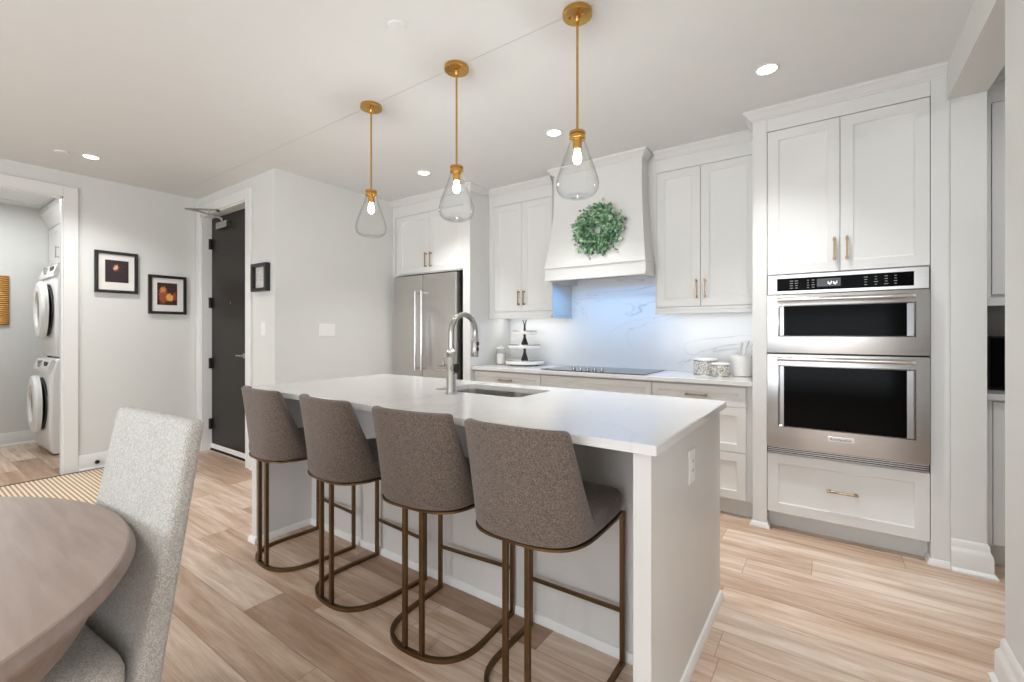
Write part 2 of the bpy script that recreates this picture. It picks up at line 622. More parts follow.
def text_mesh(name, body, size, loc, rot, mat, parent, depth=0.0006):
    cu = bpy.data.curves.new(name, 'FONT')
    cu.body = body; cu.size = size; cu.align_x = 'CENTER'; cu.align_y = 'CENTER'; cu.extrude = depth
    tmp = bpy.data.objects.new(name + '_src', cu)
    COL.objects.link(tmp)
    dg = bpy.context.evaluated_depsgraph_get()
    me = bpy.data.meshes.new_from_object(tmp.evaluated_get(dg))
    bpy.data.objects.remove(tmp); bpy.data.curves.remove(cu)
    o = bpy.data.objects.new(name, me); COL.objects.link(o)
    o.parent = parent
    o.location = Vector(loc) - ORG[parent.name]; o.rotation_euler = rot
    me.materials.clear(); me.materials.append(M[mat])
    return o


def rrect(x0, x1, y0, y1, z, r, n=6):
    pts = []
    for cx, cy, s in ((x1 - r, y1 - r, 0), (x0 + r, y1 - r, 90), (x0 + r, y0 + r, 180), (x1 - r, y0 + r, 270)):
        for k in range(n + 1):
            a = math.radians(s + 90 * k / n)
            pts.append((cx + r * math.cos(a), cy + r * math.sin(a), z))
    return pts


def base_profile(h=0.15, t=0.016):
    """(out, z) outline of the baseboard with shoe moulding"""
    return [(0, 0), (t + 0.012, 0), (t + 0.012, 0.008), (t + 0.004, 0.02), (t, 0.022), (t, h * 0.66), (t * 0.75, h * 0.74),
            (t * 0.7, h * 0.95), (t * 0.45, h), (0, h)]


def run_profile(mb, p0, p1, nrm, prof, m0=0.0, m1=0.0):
    """sweep (out,z) outline from p0 to p1 along a wall whose outward normal is nrm (2-D); m0/m1 mitre slopes"""
    p0 = Vector((p0[0], p0[1])); p1 = Vector((p1[0], p1[1])); n = Vector(nrm)
    d = (p1 - p0).normalized()
    a = [(p0.x + n.x * o - d.x * o * m0, p0.y + n.y * o - d.y * o * m0, z) for o, z in prof]
    b = [(p1.x + n.x * o + d.x * o * m1, p1.y + n.y * o + d.y * o * m1, z) for o, z in prof]
    mb.loft([a, b])


# ================================================================== STRUCTURE
WL = -5.50      # left wall face
WE = 2.00       # entry (door) wall face
WF = -3.91      # fridge side wall face
WB = 3.95       # back wall face
WR = 0.495      # right wall face
m = MB(); m.box(-7.6, 3.4, -3.7, 4.15, -0.06, 0.0)
struct(m.build('floor', 'floor', smooth=False), 'light oak plank floor with boards running along the kitchen', 'floor')

SEAM = 1.797
m = MB()
m.box(-7.6, 3.4, -3.7, SEAM - 0.0015, CEIL, CEIL + 0.002)
m.box(-7.6, 3.4, SEAM + 0.0015, 4.15, CEIL, CEIL + 0.002)
m.box(-7.6, 3.4, -3.7, 4.15, CEIL + 0.002, CEIL + 0.09)
struct(m.build('ceiling', 'ceiling', smooth=False), 'flat off-white ceiling with one seam under the pendant line', 'ceiling')

OL0, OL1, OLT = 0.03, 0.968, 2.430          # laundry opening
m = MB()
m.box(WL - 0.05, WL, -3.6, OL0, 0, CEIL)
m.box(WL - 0.05, WL, OL1, WE + 0.14, 0, CEIL)
m.box(WL - 0.05, WL, OL0, OL1, OLT, CEIL)
struct(m.build('wall_left', 'wall', smooth=False), 'grey painted left wall holding two framed pictures', 'wall')

DX0, DX1, DT = -5.41, -4.405, 2.468           # entry door opening
m = MB()
m.box(WL, DX0, WE, WE + 0.14, 0, CEIL)
m.box(DX1, WF, WE, WE + 0.14, 0, CEIL)
m.box(DX0, DX1, WE, WE + 0.14, DT, CEIL)
m.box(WF - 0.12, WF, WE + 0.14, WB, 0, CEIL)
struct(m.build('wall_entry', 'wall', smooth=False), 'grey painted wall turning the corner between entry door and refrigerator', 'wall')

m = MB(); m.box(WF - 0.12, 2.7, WB, WB + 0.1, 0, CEIL)
struct(m.build('wall_back', 'wall', smooth=False), 'kitchen back wall behind cabinets and range hood', 'wall')

COL0 = 3.272
m = MB()
m.box(WR, WR + 0.15, 1.0, 2.297, 0, CEIL)
m.box(WR, WR + 0.15, 2.297, COL0, 2.468, CEIL)
m.box(WR + 0.012, WR + 0.147, COL0, WB, 0, CEIL)
m.box(WR + 0.15, 3.3, 1.0, 1.1, 0, CEIL)
struct(m.build('wall_right', 'wall', smooth=False), 'pale right wall with cased opening and header into the pantry', 'wall')
m = MB(); m.box(2.6, 2.7, 1.1, WB, 0, CEIL)
struct(m.build('wall_pantry', 'wall', smooth=False), 'pantry end wall beyond the opening', 'wall')
m = MB()
m.box(3.2, 3.3, -3.6, -2.8, 0, CEIL); m.box(3.2, 3.3, 0.0, 1.0, 0, CEIL)
m.box(3.2, 3.3, -2.8, 0.0, 0, 0.3); m.box(3.2, 3.3, -2.8, 0.0, 2.35, CEIL)
struct(m.build('wall_side', 'wall', smooth=False), 'living room side wall with window, behind the viewer', 'wall')
m = MB()
m.box(-5.6, -3.5, -3.6, -3.5, 0, CEIL); m.box(0.9, 3.3, -3.6, -3.5, 0, CEIL)
m.box(-3.5, 0.9, -3.6, -3.5, 0, 0.12); m.box(-3.5, 0.9, -3.6, -3.5, 2.42, CEIL)
struct(m.build('wall_front', 'wall', smooth=False), 'living room wall with wide window, behind the viewer', 'wall')


def window(name, x0, x1, y0, y1, z0, z1, n, label):
    w = thing(name, ((x0 + x1) / 2, (y0 + y1) / 2, z0), label, 'window', kind='structure')
    f = MB(); along_x = (x1 - x0) > (y1 - y0)
    a0, a1 = (x0, x1) if along_x else (y0, y1)

    def bx(mb, p, q, za, zb):
        if along_x: mb.box(p, q, y0 + 0.02, y1 - 0.02, za, zb)
        else: mb.box(x0 + 0.02, x1 - 0.02, p, q, za, zb)
    bx(f, a0, a1, z0, z0 + 0.05); bx(f, a0, a1, z1 - 0.05, z1)
    for k in range(n + 1):
        c = a0 + (a1 - a0) * k / n
        c = min(max(c, a0 + 0.025), a1 - 0.025)
        bx(f, c - 0.025, c + 0.025, z0 + 0.05, z1 - 0.05)
    f.build('window_frame', 'trim', w, smooth=False)
    for k in range(n):
        p = MB()
        c0 = a0 + (a1 - a0) * k / n + 0.03; c1 = a0 + (a1 - a0) * (k + 1) / n - 0.03
        if along_x: p.box(c0, c1, (y0 + y1) / 2 - 0.003, (y0 + y1) / 2 + 0.003, z0 + 0.05, z1 - 0.05)
        else: p.box((x0 + x1) / 2 - 0.003, (x0 + x1) / 2 + 0.003, c0, c1, z0 + 0.05, z1 - 0.05)
        p.build('pane', 'pane', w, smooth=False)


window('window_1', -3.5, 0.9, -3.6, -3.5, 0.12, 2.42, 3, 'wide white-framed living room window behind the viewer')
window('window_2', 3.2, 3.3, -2.8, 0.0, 0.3, 2.35, 2, 'white-framed side window of the living room')

# laundry room shell
LX = -7.40
m = MB()
m.box(LX - 0.1, LX, -0.9, 1.95, 0, CEIL)
m.box(LX, WL - 0.05, 1.85, 1.95, 0, CEIL)
m.box(LX, WL - 0.05, -0.9, -0.8, 0, CEIL)
struct(m.build('wall_laundry', 'wall', smooth=False), 'grey laundry room walls seen through the left opening', 'wall')
m = MB()
for k in range(3):
    x = -7.1 + 0.6 * k - 0.05
    m.box(x - 0.012, x + 0.012, -0.8, 1.85, CEIL - 0.008, CEIL)
for k in range(5):
    y = -0.7 + 0.6 * k
    m.box(LX, WL - 0.05, y - 0.012, y + 0.012, CEIL - 0.010, CEIL)
struct(m.build('trim_1', 'trim', smooth=False), 'white grid of the laundry drop ceiling', 'ceiling grid')

# casing of laundry opening
CW = 0.096
m = MB()


def casing_y(m, x, y0, y1, zt, w=CW, t=0.02):
    """door casing on a wall facing +X around an opening y0..y1"""
    m.box(x, x + t, y1, y1 + w, 0, zt + w, 0.003)
    m.box(x, x + t, y0 - w, y0, 0, zt + w, 0.003)
    m.box(x, x + t, y0, y1, zt, zt + w, 0.003)


casing_y(m, WL, OL0, OL1, OLT)
m.box(WL - 0.055, WL + 0.004, OL1 - 0.012, OL1, 0, OLT)
m.box(WL - 0.055, WL + 0.004, OL0, OL0 + 0.012, 0, OLT)
m.box(WL - 0.055, WL + 0.004, OL0, OL1, OLT - 0.012, OLT)
struct(m.build('trim_2', 'trim'), 'white casing around the laundry opening', 'door casing')

# entry door casing + jamb
m = MB()
t = 0.02
m.box(DX1, DX1 + 0.095, WE - t, WE, 0, DT + CW, 0.003)
m.box(DX0 - 0.08, DX0, WE - t, WE, 0, DT + CW, 0.003)
m.box(DX0, DX1, WE - t, WE, DT, DT + CW, 0.003)
m.box(DX0 - 0.004, DX0 + 0.016, WE - 0.004, WE + 0.10, 0, DT)
m.box(DX1 - 0.016, DX1 + 0.004, WE - 0.004, WE + 0.10, 0, DT)
m.box(DX0, DX1, WE - 0.004, WE + 0.10, DT - 0.016, DT + 0.004)
struct(m.build('trim_3', 'trim'), 'white casing and jamb around the dark entry door', 'door casing')

# baseboards
bp = base_profile(0.14)
m = MB()
run_profile(m, (WL, OL1 + CW), (WL, WE), (1, 0), bp)
run_profile(m, (WL, -3.5), (WL, OL0 - CW), (1, 0), bp)
struct(m.build('baseboard_left', 'trim'), 'white baseboard along the left wall', 'baseboard')
m = MB()
run_profile(m, (DX1 + 0.095, WE), (WF, WE), (0, -1), bp, 0, 1)
run_profile(m, (WF, WE), (WF, 3.2), (1, 0), bp, 1, 0)
struct(m.build('baseboard_entry', 'trim'), 'white baseboard turning the corner beside the entry door', 'baseboard')
m = MB()
run_profile(m, (LX, -0.8), (LX, 1.85), (1, 0), bp)
struct(m.build('baseboard_laundry', 'trim'), 'white baseboard in the laundry room', 'baseboard')
bq = [(0, 0), (0.036, 0), (0.036, 0.010), (0.026, 0.022), (0.022, 0.024), (0.022, 0.102), (0.019, 0.112), (0.012, 0.122), (0.010, 0.130), (0.010, 0.152), (0.006, 0.160), (0.003, 0.165), (0, 0.165)]
m = MB()
run_profile(m, (WR, 1.0), (WR, 2.297), (-1, 0), bq, 0, 1)
run_profile(m, (WR, 2.297), (WR + 0.15, 2.297), (0, 1), bq, 1, 0)
struct(m.build('baseboard_right', 'trim'), 'stepped white baseboard on the near right wall end', 'baseboard')
m = MB()
run_profile(m, (WR + 0.012, COL0), (WR + 0.147, COL0), (0, -1), bq, 0, 1)
run_profile(m, (WR + 0.147, COL0), (WR + 0.147, 3.36), (1, 0), bq, 1, 0)
struct(m.build('baseboard_column', 'trim'), 'stepped white baseboard at the foot of the column beside the ovens', 'baseboard')

# backsplash
m = MB(); m.box(-2.806, -0.422, WB - 0.014, WB, 0.92, 1.80)
struct(m.build('trim_4', 'splash', smooth=False), 'white marble backsplash slab with thin grey veins', 'backsplash')

# entry door
dr = thing('door_1', ((DX0 + DX1) / 2, WE + 0.10, 0), 'tall dark espresso entry door with lever, closer and black hinges', 'door', kind='structure')
m = MB(); m.box(DX0 + 0.02, DX1 - 0.02, WE + 0.09, WE + 0.135, 0.012, DT - 0.02, 0.002)
slab = m.build('door_slab', 'door', dr)
m = MB(); m.box(DX0 + 0.02, DX1 - 0.02, WE + 0.078, WE + 0.09, 0.022, 0.070, 0.003)
m.build('door_sweep', 'plastic', dr)
m = MB(); m.box(DX0 + 0.016, DX1 - 0.016, WE + 0.076, WE + 0.139, 0.0, 0.011)
m.build('threshold', 'black', dr)
for z in (0.276, 0.917, 1.558, 2.178):
    m = MB(); m.box(DX0 + 0.014, DX0 + 0.034, WE + 0.066, WE + 0.09, z - 0.055, z + 0.055, 0.002)
    m.lathe([(0.008, -0.055), (0.008, 0.055)], (DX0 + 0.020, WE + 0.068, z), 10)
    m.build('hinge', 'black', dr)
m = MB()
m.lathe([(0.026, 0.0), (0.026, 0.008), (0.012, 0.012), (0.012, 0.05)][::-1], (-4.56, WE + 0.04, 1.02), 16, 'Y')
m.tube([(-4.56, WE + 0.045, 1.02), (-4.62, WE + 0.042, 1.02), (-4.73, WE + 0.045, 1.018)], 0.009, 10)
m.build('lever_handle', 'nickel', dr)
m = MB(); m.lathe([(0.009, 0.0), (0.007, 0.006)][::-1], (-4.94, WE + 0.083, 1.54), 12, 'Y')
m.build('peephole', 'nickel', dr)
cl = MB(); cl.box(-5.16, -4.93, WE + 0.035, WE + 0.09, 2.30, 2.365, 0.005)
clo = cl.build('door_closer', 'nickel', dr)
cl = MB()
cl.tube([(-5.05, WE + 0.05, 2.37), (-5.05, WE + 0.05, 2.40)], 0.013, 10)
cl.tube([(-5.05, WE + 0.05, 2.40), (-5.20, WE - 0.10, 2.46), (-5.36, WE - 0.16, 2.50)], 0.010, 8)
cl.tube([(-5.36, WE - 0.16, 2.50), (-4.98, WE - 0.03, 2.455)], 0.009, 8)
cl.tube([(-4.98, WE - 0.03, 2.455), (-4.98, WE - 0.0, 2.455)], 0.014, 8)
cl.build('closer_arm', 'nickel', clo)

# ================================================================== KITCHEN ISLAND
IX0, IX1, IY0, IY1 = -2.84, -0.405, 1.279, 2.315
isl = thing('kitchen_island', (-1.62, 1.8, 0), 'long pale painted island cabinet with panelled ends, standing on the plank floor', 'island')
PX0, PX1 = -2.855 + 0.03, -0.43
m = MB(); m.box(PX1 - 0.055, PX1, 1.308, 2.298, 0, 0.889, 0.002)
m.build('end_panel', 'island', isl)
m = MB(); m.box(PX0, PX0 + 0.055, 1.308, 2.298, 0, 0.889, 0.002)
m.build('end_panel', 'island', isl)
m = MB(); m.box(PX0 + 0.055, PX1 - 0.055, 1.655, 1.675, 0, 0.889)
m.build('back_panel', 'island', isl)
m = MB()
m.box(PX0 + 0.055, PX1 - 0.055, 2.22, 2.24, 0.1, 0.889)
m.box(PX0 + 0.055, PX1 - 0.055, 1.675, 2.22, 0.1, 0.118)
m.box(PX0 + 0.055, PX1 - 0.055, 2.16, 2.18, 0, 0.1)
m.build('cabinet_carcass', 'cabinet', isl)
nd = 5
ww = (PX1 - PX0 - 0.11) / nd
for k in range(nd):
    x0 = PX0 + 0.055 + k * ww + 0.002
    m = MB(); m.shaker(-(x0 + ww - 0.004), -x0, 0.105, 0.884, -2.26)
    m.bm.transform(Matrix.Rotation(PI, 4, 'Z'))
    m.build('door', 'cabinet', isl)
m = MB()
sh = [(0, 0), (0.016, 0), (0.016, 0.018), (0.008, 0.034), (0, 0.036)]
run_profile(m, (PX1, 1.308), (PX1, 2.298), (1, 0), sh, 1, 0)
run_profile(m, (PX1 - 0.055, 1.308), (PX1, 1.308), (0, -1), sh, 1, 1)
run_profile(m, (PX1 - 0.055, 1.308), (PX1 - 0.055, 1.655), (-1, 0), sh, 1, -1)
run_profile(m, (PX0 + 0.055, 1.655), (PX1 - 0.055, 1.655), (0, -1), sh, -1, -1)
run_profile(m, (PX0 + 0.055, 1.308), (PX0 + 0.055, 1.655), (1, 0), sh, 1, -1)
run_profile(m, (PX0, 1.308), (PX0 + 0.055, 1.308), (0, -1), sh, 1, 1)
run_profile(m, (PX0, 1.308), (PX0, 2.298), (-1, 0), sh, 1, 0)
m.build('base_moulding', 'trim', isl)

# countertop with sink cut-out
SX0, SX1, SY0, SY1 = -1.86, -1.265, 1.835, 2.185


def slab_with_hole(mb, x0, x1, y0, y1, hx0, hx1, hy0, hy1, z0, z1, r=0.05):
    def rr(ax0, ax1, ay0, ay1, rad, z, n=6):
        pts = []
        for cx, cy, a0 in ((ax1 - rad, ay1 - rad, 0), (ax0 + rad, ay1 - rad, 90), (ax0 + rad, ay0 + rad, 180), (ax1 - rad, ay0 + rad, 270)):
            for k in range(n + 1):
                a = math.radians(a0 + 90 * k / n)
                pts.append((cx + rad * math.cos(a), cy + rad * math.sin(a), z))
        return pts
    b = 0.003
    rings = [rr(hx0, hx1, hy0, hy1, r, z0), rr(hx0, hx1, hy0, hy1, r, z1 - 0.002), rr(hx0 - 0.002, hx1 + 0.002, hy0 - 0.002, hy1 + 0.002, r, z1),
             rr(x0 + b, x1 - b, y0 + b, y1 - b, 0.004, z1), rr(x0, x1, y0, y1, 0.005, z1 - b), rr(x0, x1, y0, y1, 0.005, z0 + 0.001), rr(x0 + .001, x1 - .001, y0 + .001, y1 - .001, 0.005, z0)]
    mb.loft(rings, cap=False, loop=True)


m = MB(); slab_with_hole(m, IX0, IX1, IY0, IY1, SX0, SX1, SY0, SY1, 0.89, 0.92)
tag(m.build('island_countertop', 'quartz', angle=30), 'white quartz worktop slab lying on the kitchen island', 'countertop')

# sink (undermount double bowl)
sk = thing('kitchen_sink', ((SX0 + SX1) / 2, (SY0 + SY1) / 2, 0.69), 'stainless double-bowl sink set under the island worktop', 'sink')


def bowl(x0, x1, y0, y1, zt, zb, t=0.0015, r=0.045):
    def rr(i, z, rad):
        pts = []
        for cx, cy, a0 in ((x1 - i - rad, y1 - i - rad, 0), (x0 + i + rad, y1 - i - rad, 90), (x0 + i + rad, y0 + i + rad, 180), (x1 - i - rad, y0 + i + rad, 270)):
            for k in range(7):
                a = math.radians(a0 + 15 * k)
                pts.append((cx + rad * math.cos(a), cy + rad * math.sin(a), z))
        return pts
    mb = MB()
    mb.loft([rr(0, zt, r), rr(0.004, zb + 0.03, r), rr(0.03, zb, r - 0.02), rr(0.034, zb + t, r - 0.022), rr(0.006, zb + 0.031, r - 0.002), rr(t, zt, r)])
    bmesh.ops.delete(mb.bm, geom=[f for f in mb.bm.faces if len(f.verts) > 6 and f.calc_center_median().z > zt - 0.001], context='FACES')
    return mb


bowl(SX0 - 0.012, -1.545, SY0 - 0.012, SY1 + 0.012, 0.8895, 0.69).build('bowl', 'steel', sk)
bowl(-1.53, SX1 + 0.012, SY0 - 0.012, SY1 + 0.012, 0.8895, 0.71).build('bowl', 'steel', sk)
m = MB(); m.box(-1.546, -1.529, SY0 - 0.01, SY1 + 0.01, 0.83, 0.868, 0.004); m.build('divider', 'steel', sk)
for x, z in ((-1.70, 0.692), (-1.39, 0.712)):
    m = MB(); m.lathe([(0.045, 0), (0.045, 0.002), (0.035, 0.004), (0.0, 0.002)], (x, 2.0, z), 20, cap=False); m.build('drain', 'chrome', sk)

# faucet
FX, FY = -1.628, 1.752
fc = thing('kitchen_faucet', (FX, FY, 0.92), 'brushed nickel gooseneck pull-down faucet standing on the island worktop', 'faucet')
m = MB()
m.lathe([(0.031, 0), (0.031, 0.004), (0.028, 0.008), (0.026, 0.012), (0.026, 0.185), (0.024, 0.188), (0.024, 0.192), (0.026, 0.195), (0.026, 0.225), (0.018, 0.232), (0.0165, 0.24)],
        (FX, FY, 0.92), 28)
m.build('base', 'nickel', fc)
m = MB()
R = 0.098
cz = 1.24
pts = [(FX, FY, 1.15), (FX, FY, 1.20)]
for k in range(0, 17):
    a = PI - (PI * 1.05) * k / 16
    pts.append((FX, FY + R + R * math.cos(a), cz + R * math.sin(a)))
m.tube(pts, 0.0155, 16)
m.build('spout', 'nickel', fc)
e = Vector(pts[-1]); d = (Vector(pts[-1]) - Vector(pts[-2])).normalized()
m = MB(); m.tube([e - d * 0.002, e + d * 0.02, e + d * 0.025, e + d * 0.07, e + d * 0.115, e + d * 0.12], [0.0165, 0.018, 0.02, 0.021, 0.022, 0.019], 18)
hd = m.build('spray_head', 'nickel', fc)
m = MB()
for q in (0.045, 0.075):
    c = e + d * q
    m.box(c.x + 0.016, c.x + 0.026, c.y - 0.008, c.y + 0.008, c.z - 0.010, c.z + 0.010, 0.003)
m.build('spray_button', 'stem_dark', hd)
m = MB()
m.tube([(FX + 0.036, FY, 1.055), (FX - 0.03, FY, 1.055), (FX - 0.105, FY, 1.055)], [0.024, 0.022, 0.010], 20)
m.tube([(FX - 0.045, FY, 1.055), (FX - 0.05, FY - 0.004, 1.075), (FX - 0.052, FY - 0.008, 1.105)], [0.007, 0.006, 0.005], 10)
m.build('lever', 'nickel', fc)
m = MB(); m.lathe([(0.0245, 0), (0.0245, 0.004), (0.021, 0.006)], (FX + 0.036, FY, 1.055), 24, 'X'); m.build('lever_cap', 'stem_dark', fc)


# outlets and switches -----------------------------------------------------
def plate(name, face, c, w, h, kind, label, cat='switch', group=None):
    """cover plate on a wall; face in '-Y','+X'"""
    x, y, z = c
    root = thing(name, (x, y, z - h / 2), label, cat, group)

    def bx(mb, a0, a1, z0, z1, o0, o1, bev=0.0):
        if face == '-Y': mb.box(x + a0, x + a1, y - o1, y - o0, z + z0, z + z1, bev)
        else: mb.box(x + o0, x + o1, y + a0, y + a1, z + z0, z + z1, bev)
    m = MB(); bx(m, -w / 2, w / 2, -h / 2, h / 2, 0, 0.006, 0.002); m.build('cover_plate', 'plastic', root)
    n = max(1, round(w / 0.055) if kind == 'switch' else 1)
    for k in range(n):
        a = (k - (n - 1) / 2) * (w - 0.02) / n
        if kind == 'switch':
            m = MB(); bx(m, a - 0.016, a + 0.016, -0.033, 0.033, 0.005, 0.0085, 0.002); m.build('rocker', 'plastic', root)
        else:
            m = MB(); bx(m, -0.019, 0.019, -0.036, 0.036, 0.005, 0.008, 0.002); s = m.build('socket', 'plastic', root)
            for zz in (-0.02, 0.016):
                for xx in (-0.008, 0.005):
                    m = MB(); bx(m, xx, xx + 0.003, zz, zz + 0.01, 0.0075, 0.0083); m.build('slot', 'gap', s)
    return root


plate('outlet', '+X', (PX1, 1.76, 0.745), 0.08, 0.125, 'outlet', 'white outlet plate on the island end panel', 'outlet')
plate('light_switch', '+X', (WF, 2.493, 1.267), 0.165, 0.118, 'switch', 'wide white three-rocker switch plate on the bare wall left of the refrigerator', 'switch')
plate('light_switch', '-Y', (-4.10, WE, 1.275), 0.075, 0.12, 'switch', 'narrow white switch plate under the small black memo frame', 'switch')

# ================================================================== BAR STOOLS
SEAT_Z = 0.66


def make_stool():
    root = thing('bar_stool', (0, 0, 0), 'x', 'bar stool', 'taupe bar stools along the island')
    # local frame: front (towards island) +Y, origin at floor centre; front legs at y=+0.21, rear at -0.20
    HW = 0.202
    z1 = 0.575
    # base ring: U open at the front
    pts = [(-HW, 0.21, 0.009), (-HW, 0.10, 0.009), (-HW, 0.0, 0.009)]
    for k in range(1, 24):
        a = PI + PI * k / 24
        ca, sa = math.cos(a), math.sin(a)
        ex = 2 / 2.6
        pts.append((HW * math.copysign(abs(ca) ** ex, ca), -0.205 * abs(sa) ** ex, 0.009))
    pts += [(HW, 0.0, 0.009), (HW, 0.10, 0.009), (HW, 0.21, 0.009)]
    m = MB(); m.tube(pts, 0.0085, shape='square'); m.build('base_ring', 'bronze', root)
    for sx in (-1, 1):
        m = MB(); m.box(sx * HW - 0.009, sx * HW + 0.009, 0.201, 0.219, 0.0, z1, 0.002); m.build('leg', 'bronze', root)
    for sx in (-1, 1):
        x = sx * 0.043
        m = MB(); m.box(x - 0.009, x + 0.009, -0.209, -0.191, 0.017, z1, 0.002); m.build('leg', 'bronze', root)
    m = MB(); m.box(-HW + 0.009, HW - 0.009, 0.203, 0.217, 0.195, 0.209, 0.002); m.build('footrest', 'bronze', root)

    # seat outline (plan): rounded rear, squarer front
    def outline(s, z, yo=0.0):
        out = []
        for k in range(64):
            a = 2 * PI * k / 64
            ca, sa = math.cos(a), math.sin(a)
            p = 0.26 if sa > 0 else 0.62
            x = 0.219 * math.copysign(abs(ca) ** (0.26 if sa > 0 else 0.62), ca)
            y = (0.218 if sa > 0 else 0.238) * math.copysign(abs(sa) ** p, sa)
            out.append((x * s, y * s + yo, z))
        return out
    m = MB(); m.loft([outline(0.97, z1 - 0.004), outline(0.995, z1 - 0.002), outline(0.995, z1 + 0.006), outline(0.97, z1 + 0.008)])
    m.build('seat_plate', 'bronze', root)
    m = MB()
    m.loft([outline(0.95, z1 + 0.008), outline(0.99, z1 + 0.022), outline(1.0, z1 + 0.045), outline(0.995, SEAT_Z - 0.012), outline(0.96, SEAT_Z - 0.002), outline(0.80, SEAT_Z + 0.003), outline(0.4, SEAT_Z + 0.004)])
    m.build('seat_cushion', 'taupe', root, angle=60)

    # curved back shell
    NS, NTT = 22, 28
    Z0, Z1 = z1 + 0.008, 0.936

    def P(s, t, off):
        hw = 0.222 + (0.204 - 0.222) * s - off * 0.9
        wrap = 0.165 + (0.050 - 0.165) * s ** 0.8
        yr = -0.236 - 0.028 * s ** 1.15 + off
        y = yr + wrap * abs(t) ** 2.3
        x = hw * math.sin(t * PI / 2 * 0.97) / math.sin(PI / 2 * 0.97)
        zb = Z0 + 0.0 + 0.03 * abs(t) ** 5
        zt = Z1 + 0.006 * (1 - abs(t) ** 2) * 0 - 0.010 * abs(t) ** 12
        return (x, y, zb + (zt - zb) * s)
    TH = 0.042
    m = MB()
    rings = []
    for i in range(NS + 1):
        s = i / NS
        # slimmer towards the top
        th = TH * (1 - 0.25 * s)
        ring = []
        rnd = 1.0
        if i == 0: rnd = 0.75
        for j in range(NTT + 1):
            t = -1 + 2 * j / NTT
            ring.append(P(s, t, 0.0))
        for j in range(NTT + 1):
            t = 1 - 2 * j / NTT
            ring.append(P(s, t, th))
        rings.append(ring)
    # round the top rim
    top = rings[-1]
    n = NTT + 1
    capr = []
    for i in range(2 * n):
        a = Vector(top[i]); b = Vector(top[2 * n - 1 - i])
        c = a.lerp(b, 0.18); c.z += 0.009
        capr.append(tuple(c))
    rings.append(capr)
    capr2 = []
    for i in range(2 * n):
        a = Vector(top[i]); b = Vector(top[2 * n - 1 - i])
        c = a.lerp(b, 0.42); c.z += 0.012
        capr2.append(tuple(c))
    rings.append(capr2)
    R = m.loft(rings, cap=False)
    for ring in (R[0], R[-1]):
        for j in range(NTT):
            m.bm.faces.new((ring[j], ring[j + 1], ring[2 * n - 2 - j], ring[2 * n - 1 - j]))
    m.build('backrest', 'taupe', root, angle=65)
    return root


stool0 = make_stool()
ST = [(-0.838, 1.405, math.radians(1.0), 'taupe upholstered bar stool nearest the viewer, at the right end of the island'),
      (-1.336, 1.405, math.radians(5), 'taupe upholstered bar stool third from the left along the island'),
      (-1.883, 1.405, math.radians(-3.5), 'taupe upholstered bar stool second from the left along the island'),
      (-2.464, 1.405, math.radians(-4), 'taupe upholstered bar stool farthest from the viewer, at the left end of the island')]
for i, (x, y, rz, lab) in enumerate(ST):
    if i == 0:
        stool0.location = (x, y, 0); stool0.rotation_euler = (0, 0, rz); stool0['label'] = lab
    else:
        dup(stool0, (x, y, 0), rz, lab)

# ================================================================== PENDANTS


def make_pendant():
    root = thing('pendant_light', (0, 0, 0), 'x', 'pendant light', 'gold and glass pendants over the island')
    # origin at the ceiling
    m = MB(); m.lathe([(0.064, -0.001), (0.065, -0.004), (0.065, -0.020), (0.062, -0.023), (0.012, -0.025), (0.010, -0.04), (0.006, -0.045)], (0, 0, 0), 36)
    m.build('canopy', 'gold', root)
    m = MB()
    for s in (-1, 1):
        m = MB(); m.lathe([(0.005, -0.0225), (0.005, -0.030), (0.003, -0.032)], (s * 0.032, -0.012, 0), 10)
        m.build('canopy_screw', 'gold', root)
    m = MB(); m.lathe([(0.0055, -0.03), (0.0055, -0.540)], (0, 0, 0), 14); m.build('rod', 'gold', root)
    m = MB(); m.lathe([(0.012, -0.530), (0.034, -0.538), (0.036, -0.541), (0.036, -0.549), (0.030, -0.552), (0.030, -0.558), (0.036, -0.561), (0.036, -0.570), (0.026, -0.573)], (0, 0, 0), 32)
    m.build('cap', 'gold', root)
    m = MB(); m.lathe([(0.020, -0.573), (0.020, -0.612), (0.016, -0.617)], (0, 0, 0), 24); m.build('socket', 'gold', root)
    m = MB(); m.lathe([(0.011, -0.617), (0.012, -0.626), (0.017, -0.644), (0.0185, -0.655), (0.016, -0.668), (0.009, -0.677), (0.001, -0.680)], (0, 0, 0), 20)
    m.build('bulb', 'bulb', root)
    prof = [(0.031, -0.560), (0.035, -0.580), (0.048, -0.620), (0.066, -0.670), (0.082, -0.715), (0.0925, -0.750), (0.0945, -0.775), (0.088, -0.798), (0.074, -0.815), (0.055, -0.824), (0.040, -0.825)]
    # smooth the profile
    P = []
    for i in range(len(prof) - 1):
        p0 = prof[max(i - 1, 0)]; p1 = prof[i]; p2 = prof[i + 1]; p3 = prof[min(i + 2, len(prof) - 1)]
        for k in range(4):
            u = k / 4
            P.append(tuple(0.5 * ((2 * p1[c]) + (-p0[c] + p2[c]) * u + (2 * p0[c] - 5 * p1[c] + 4 * p2[c] - p3[c]) * u * u + (-p0[c] + 3 * p1[c] - 3 * p2[c] + p3[c]) * u ** 3) for c in (0, 1)))
    P.append(prof[-1])
    inner = [(max(r - 0.0025, 0.001), z + (0.006 if z < -0.81 else 0.0)) for r, z in P[::-1]]
    m = MB()
    m.lathe(P + [(0.02, -0.822), (0.001, -0.820), (0.001, -0.814), (0.02, -0.815)] + inner, (0, 0, 0), 48, cap=False)
    m.build('glass_shade', 'glass', root, angle=60)
    for c in root.children:
        if c.name.split('.')[0] in ('cap', 'socket', 'bulb', 'glass_shade'):
            c.location.z += 0.008
    return root


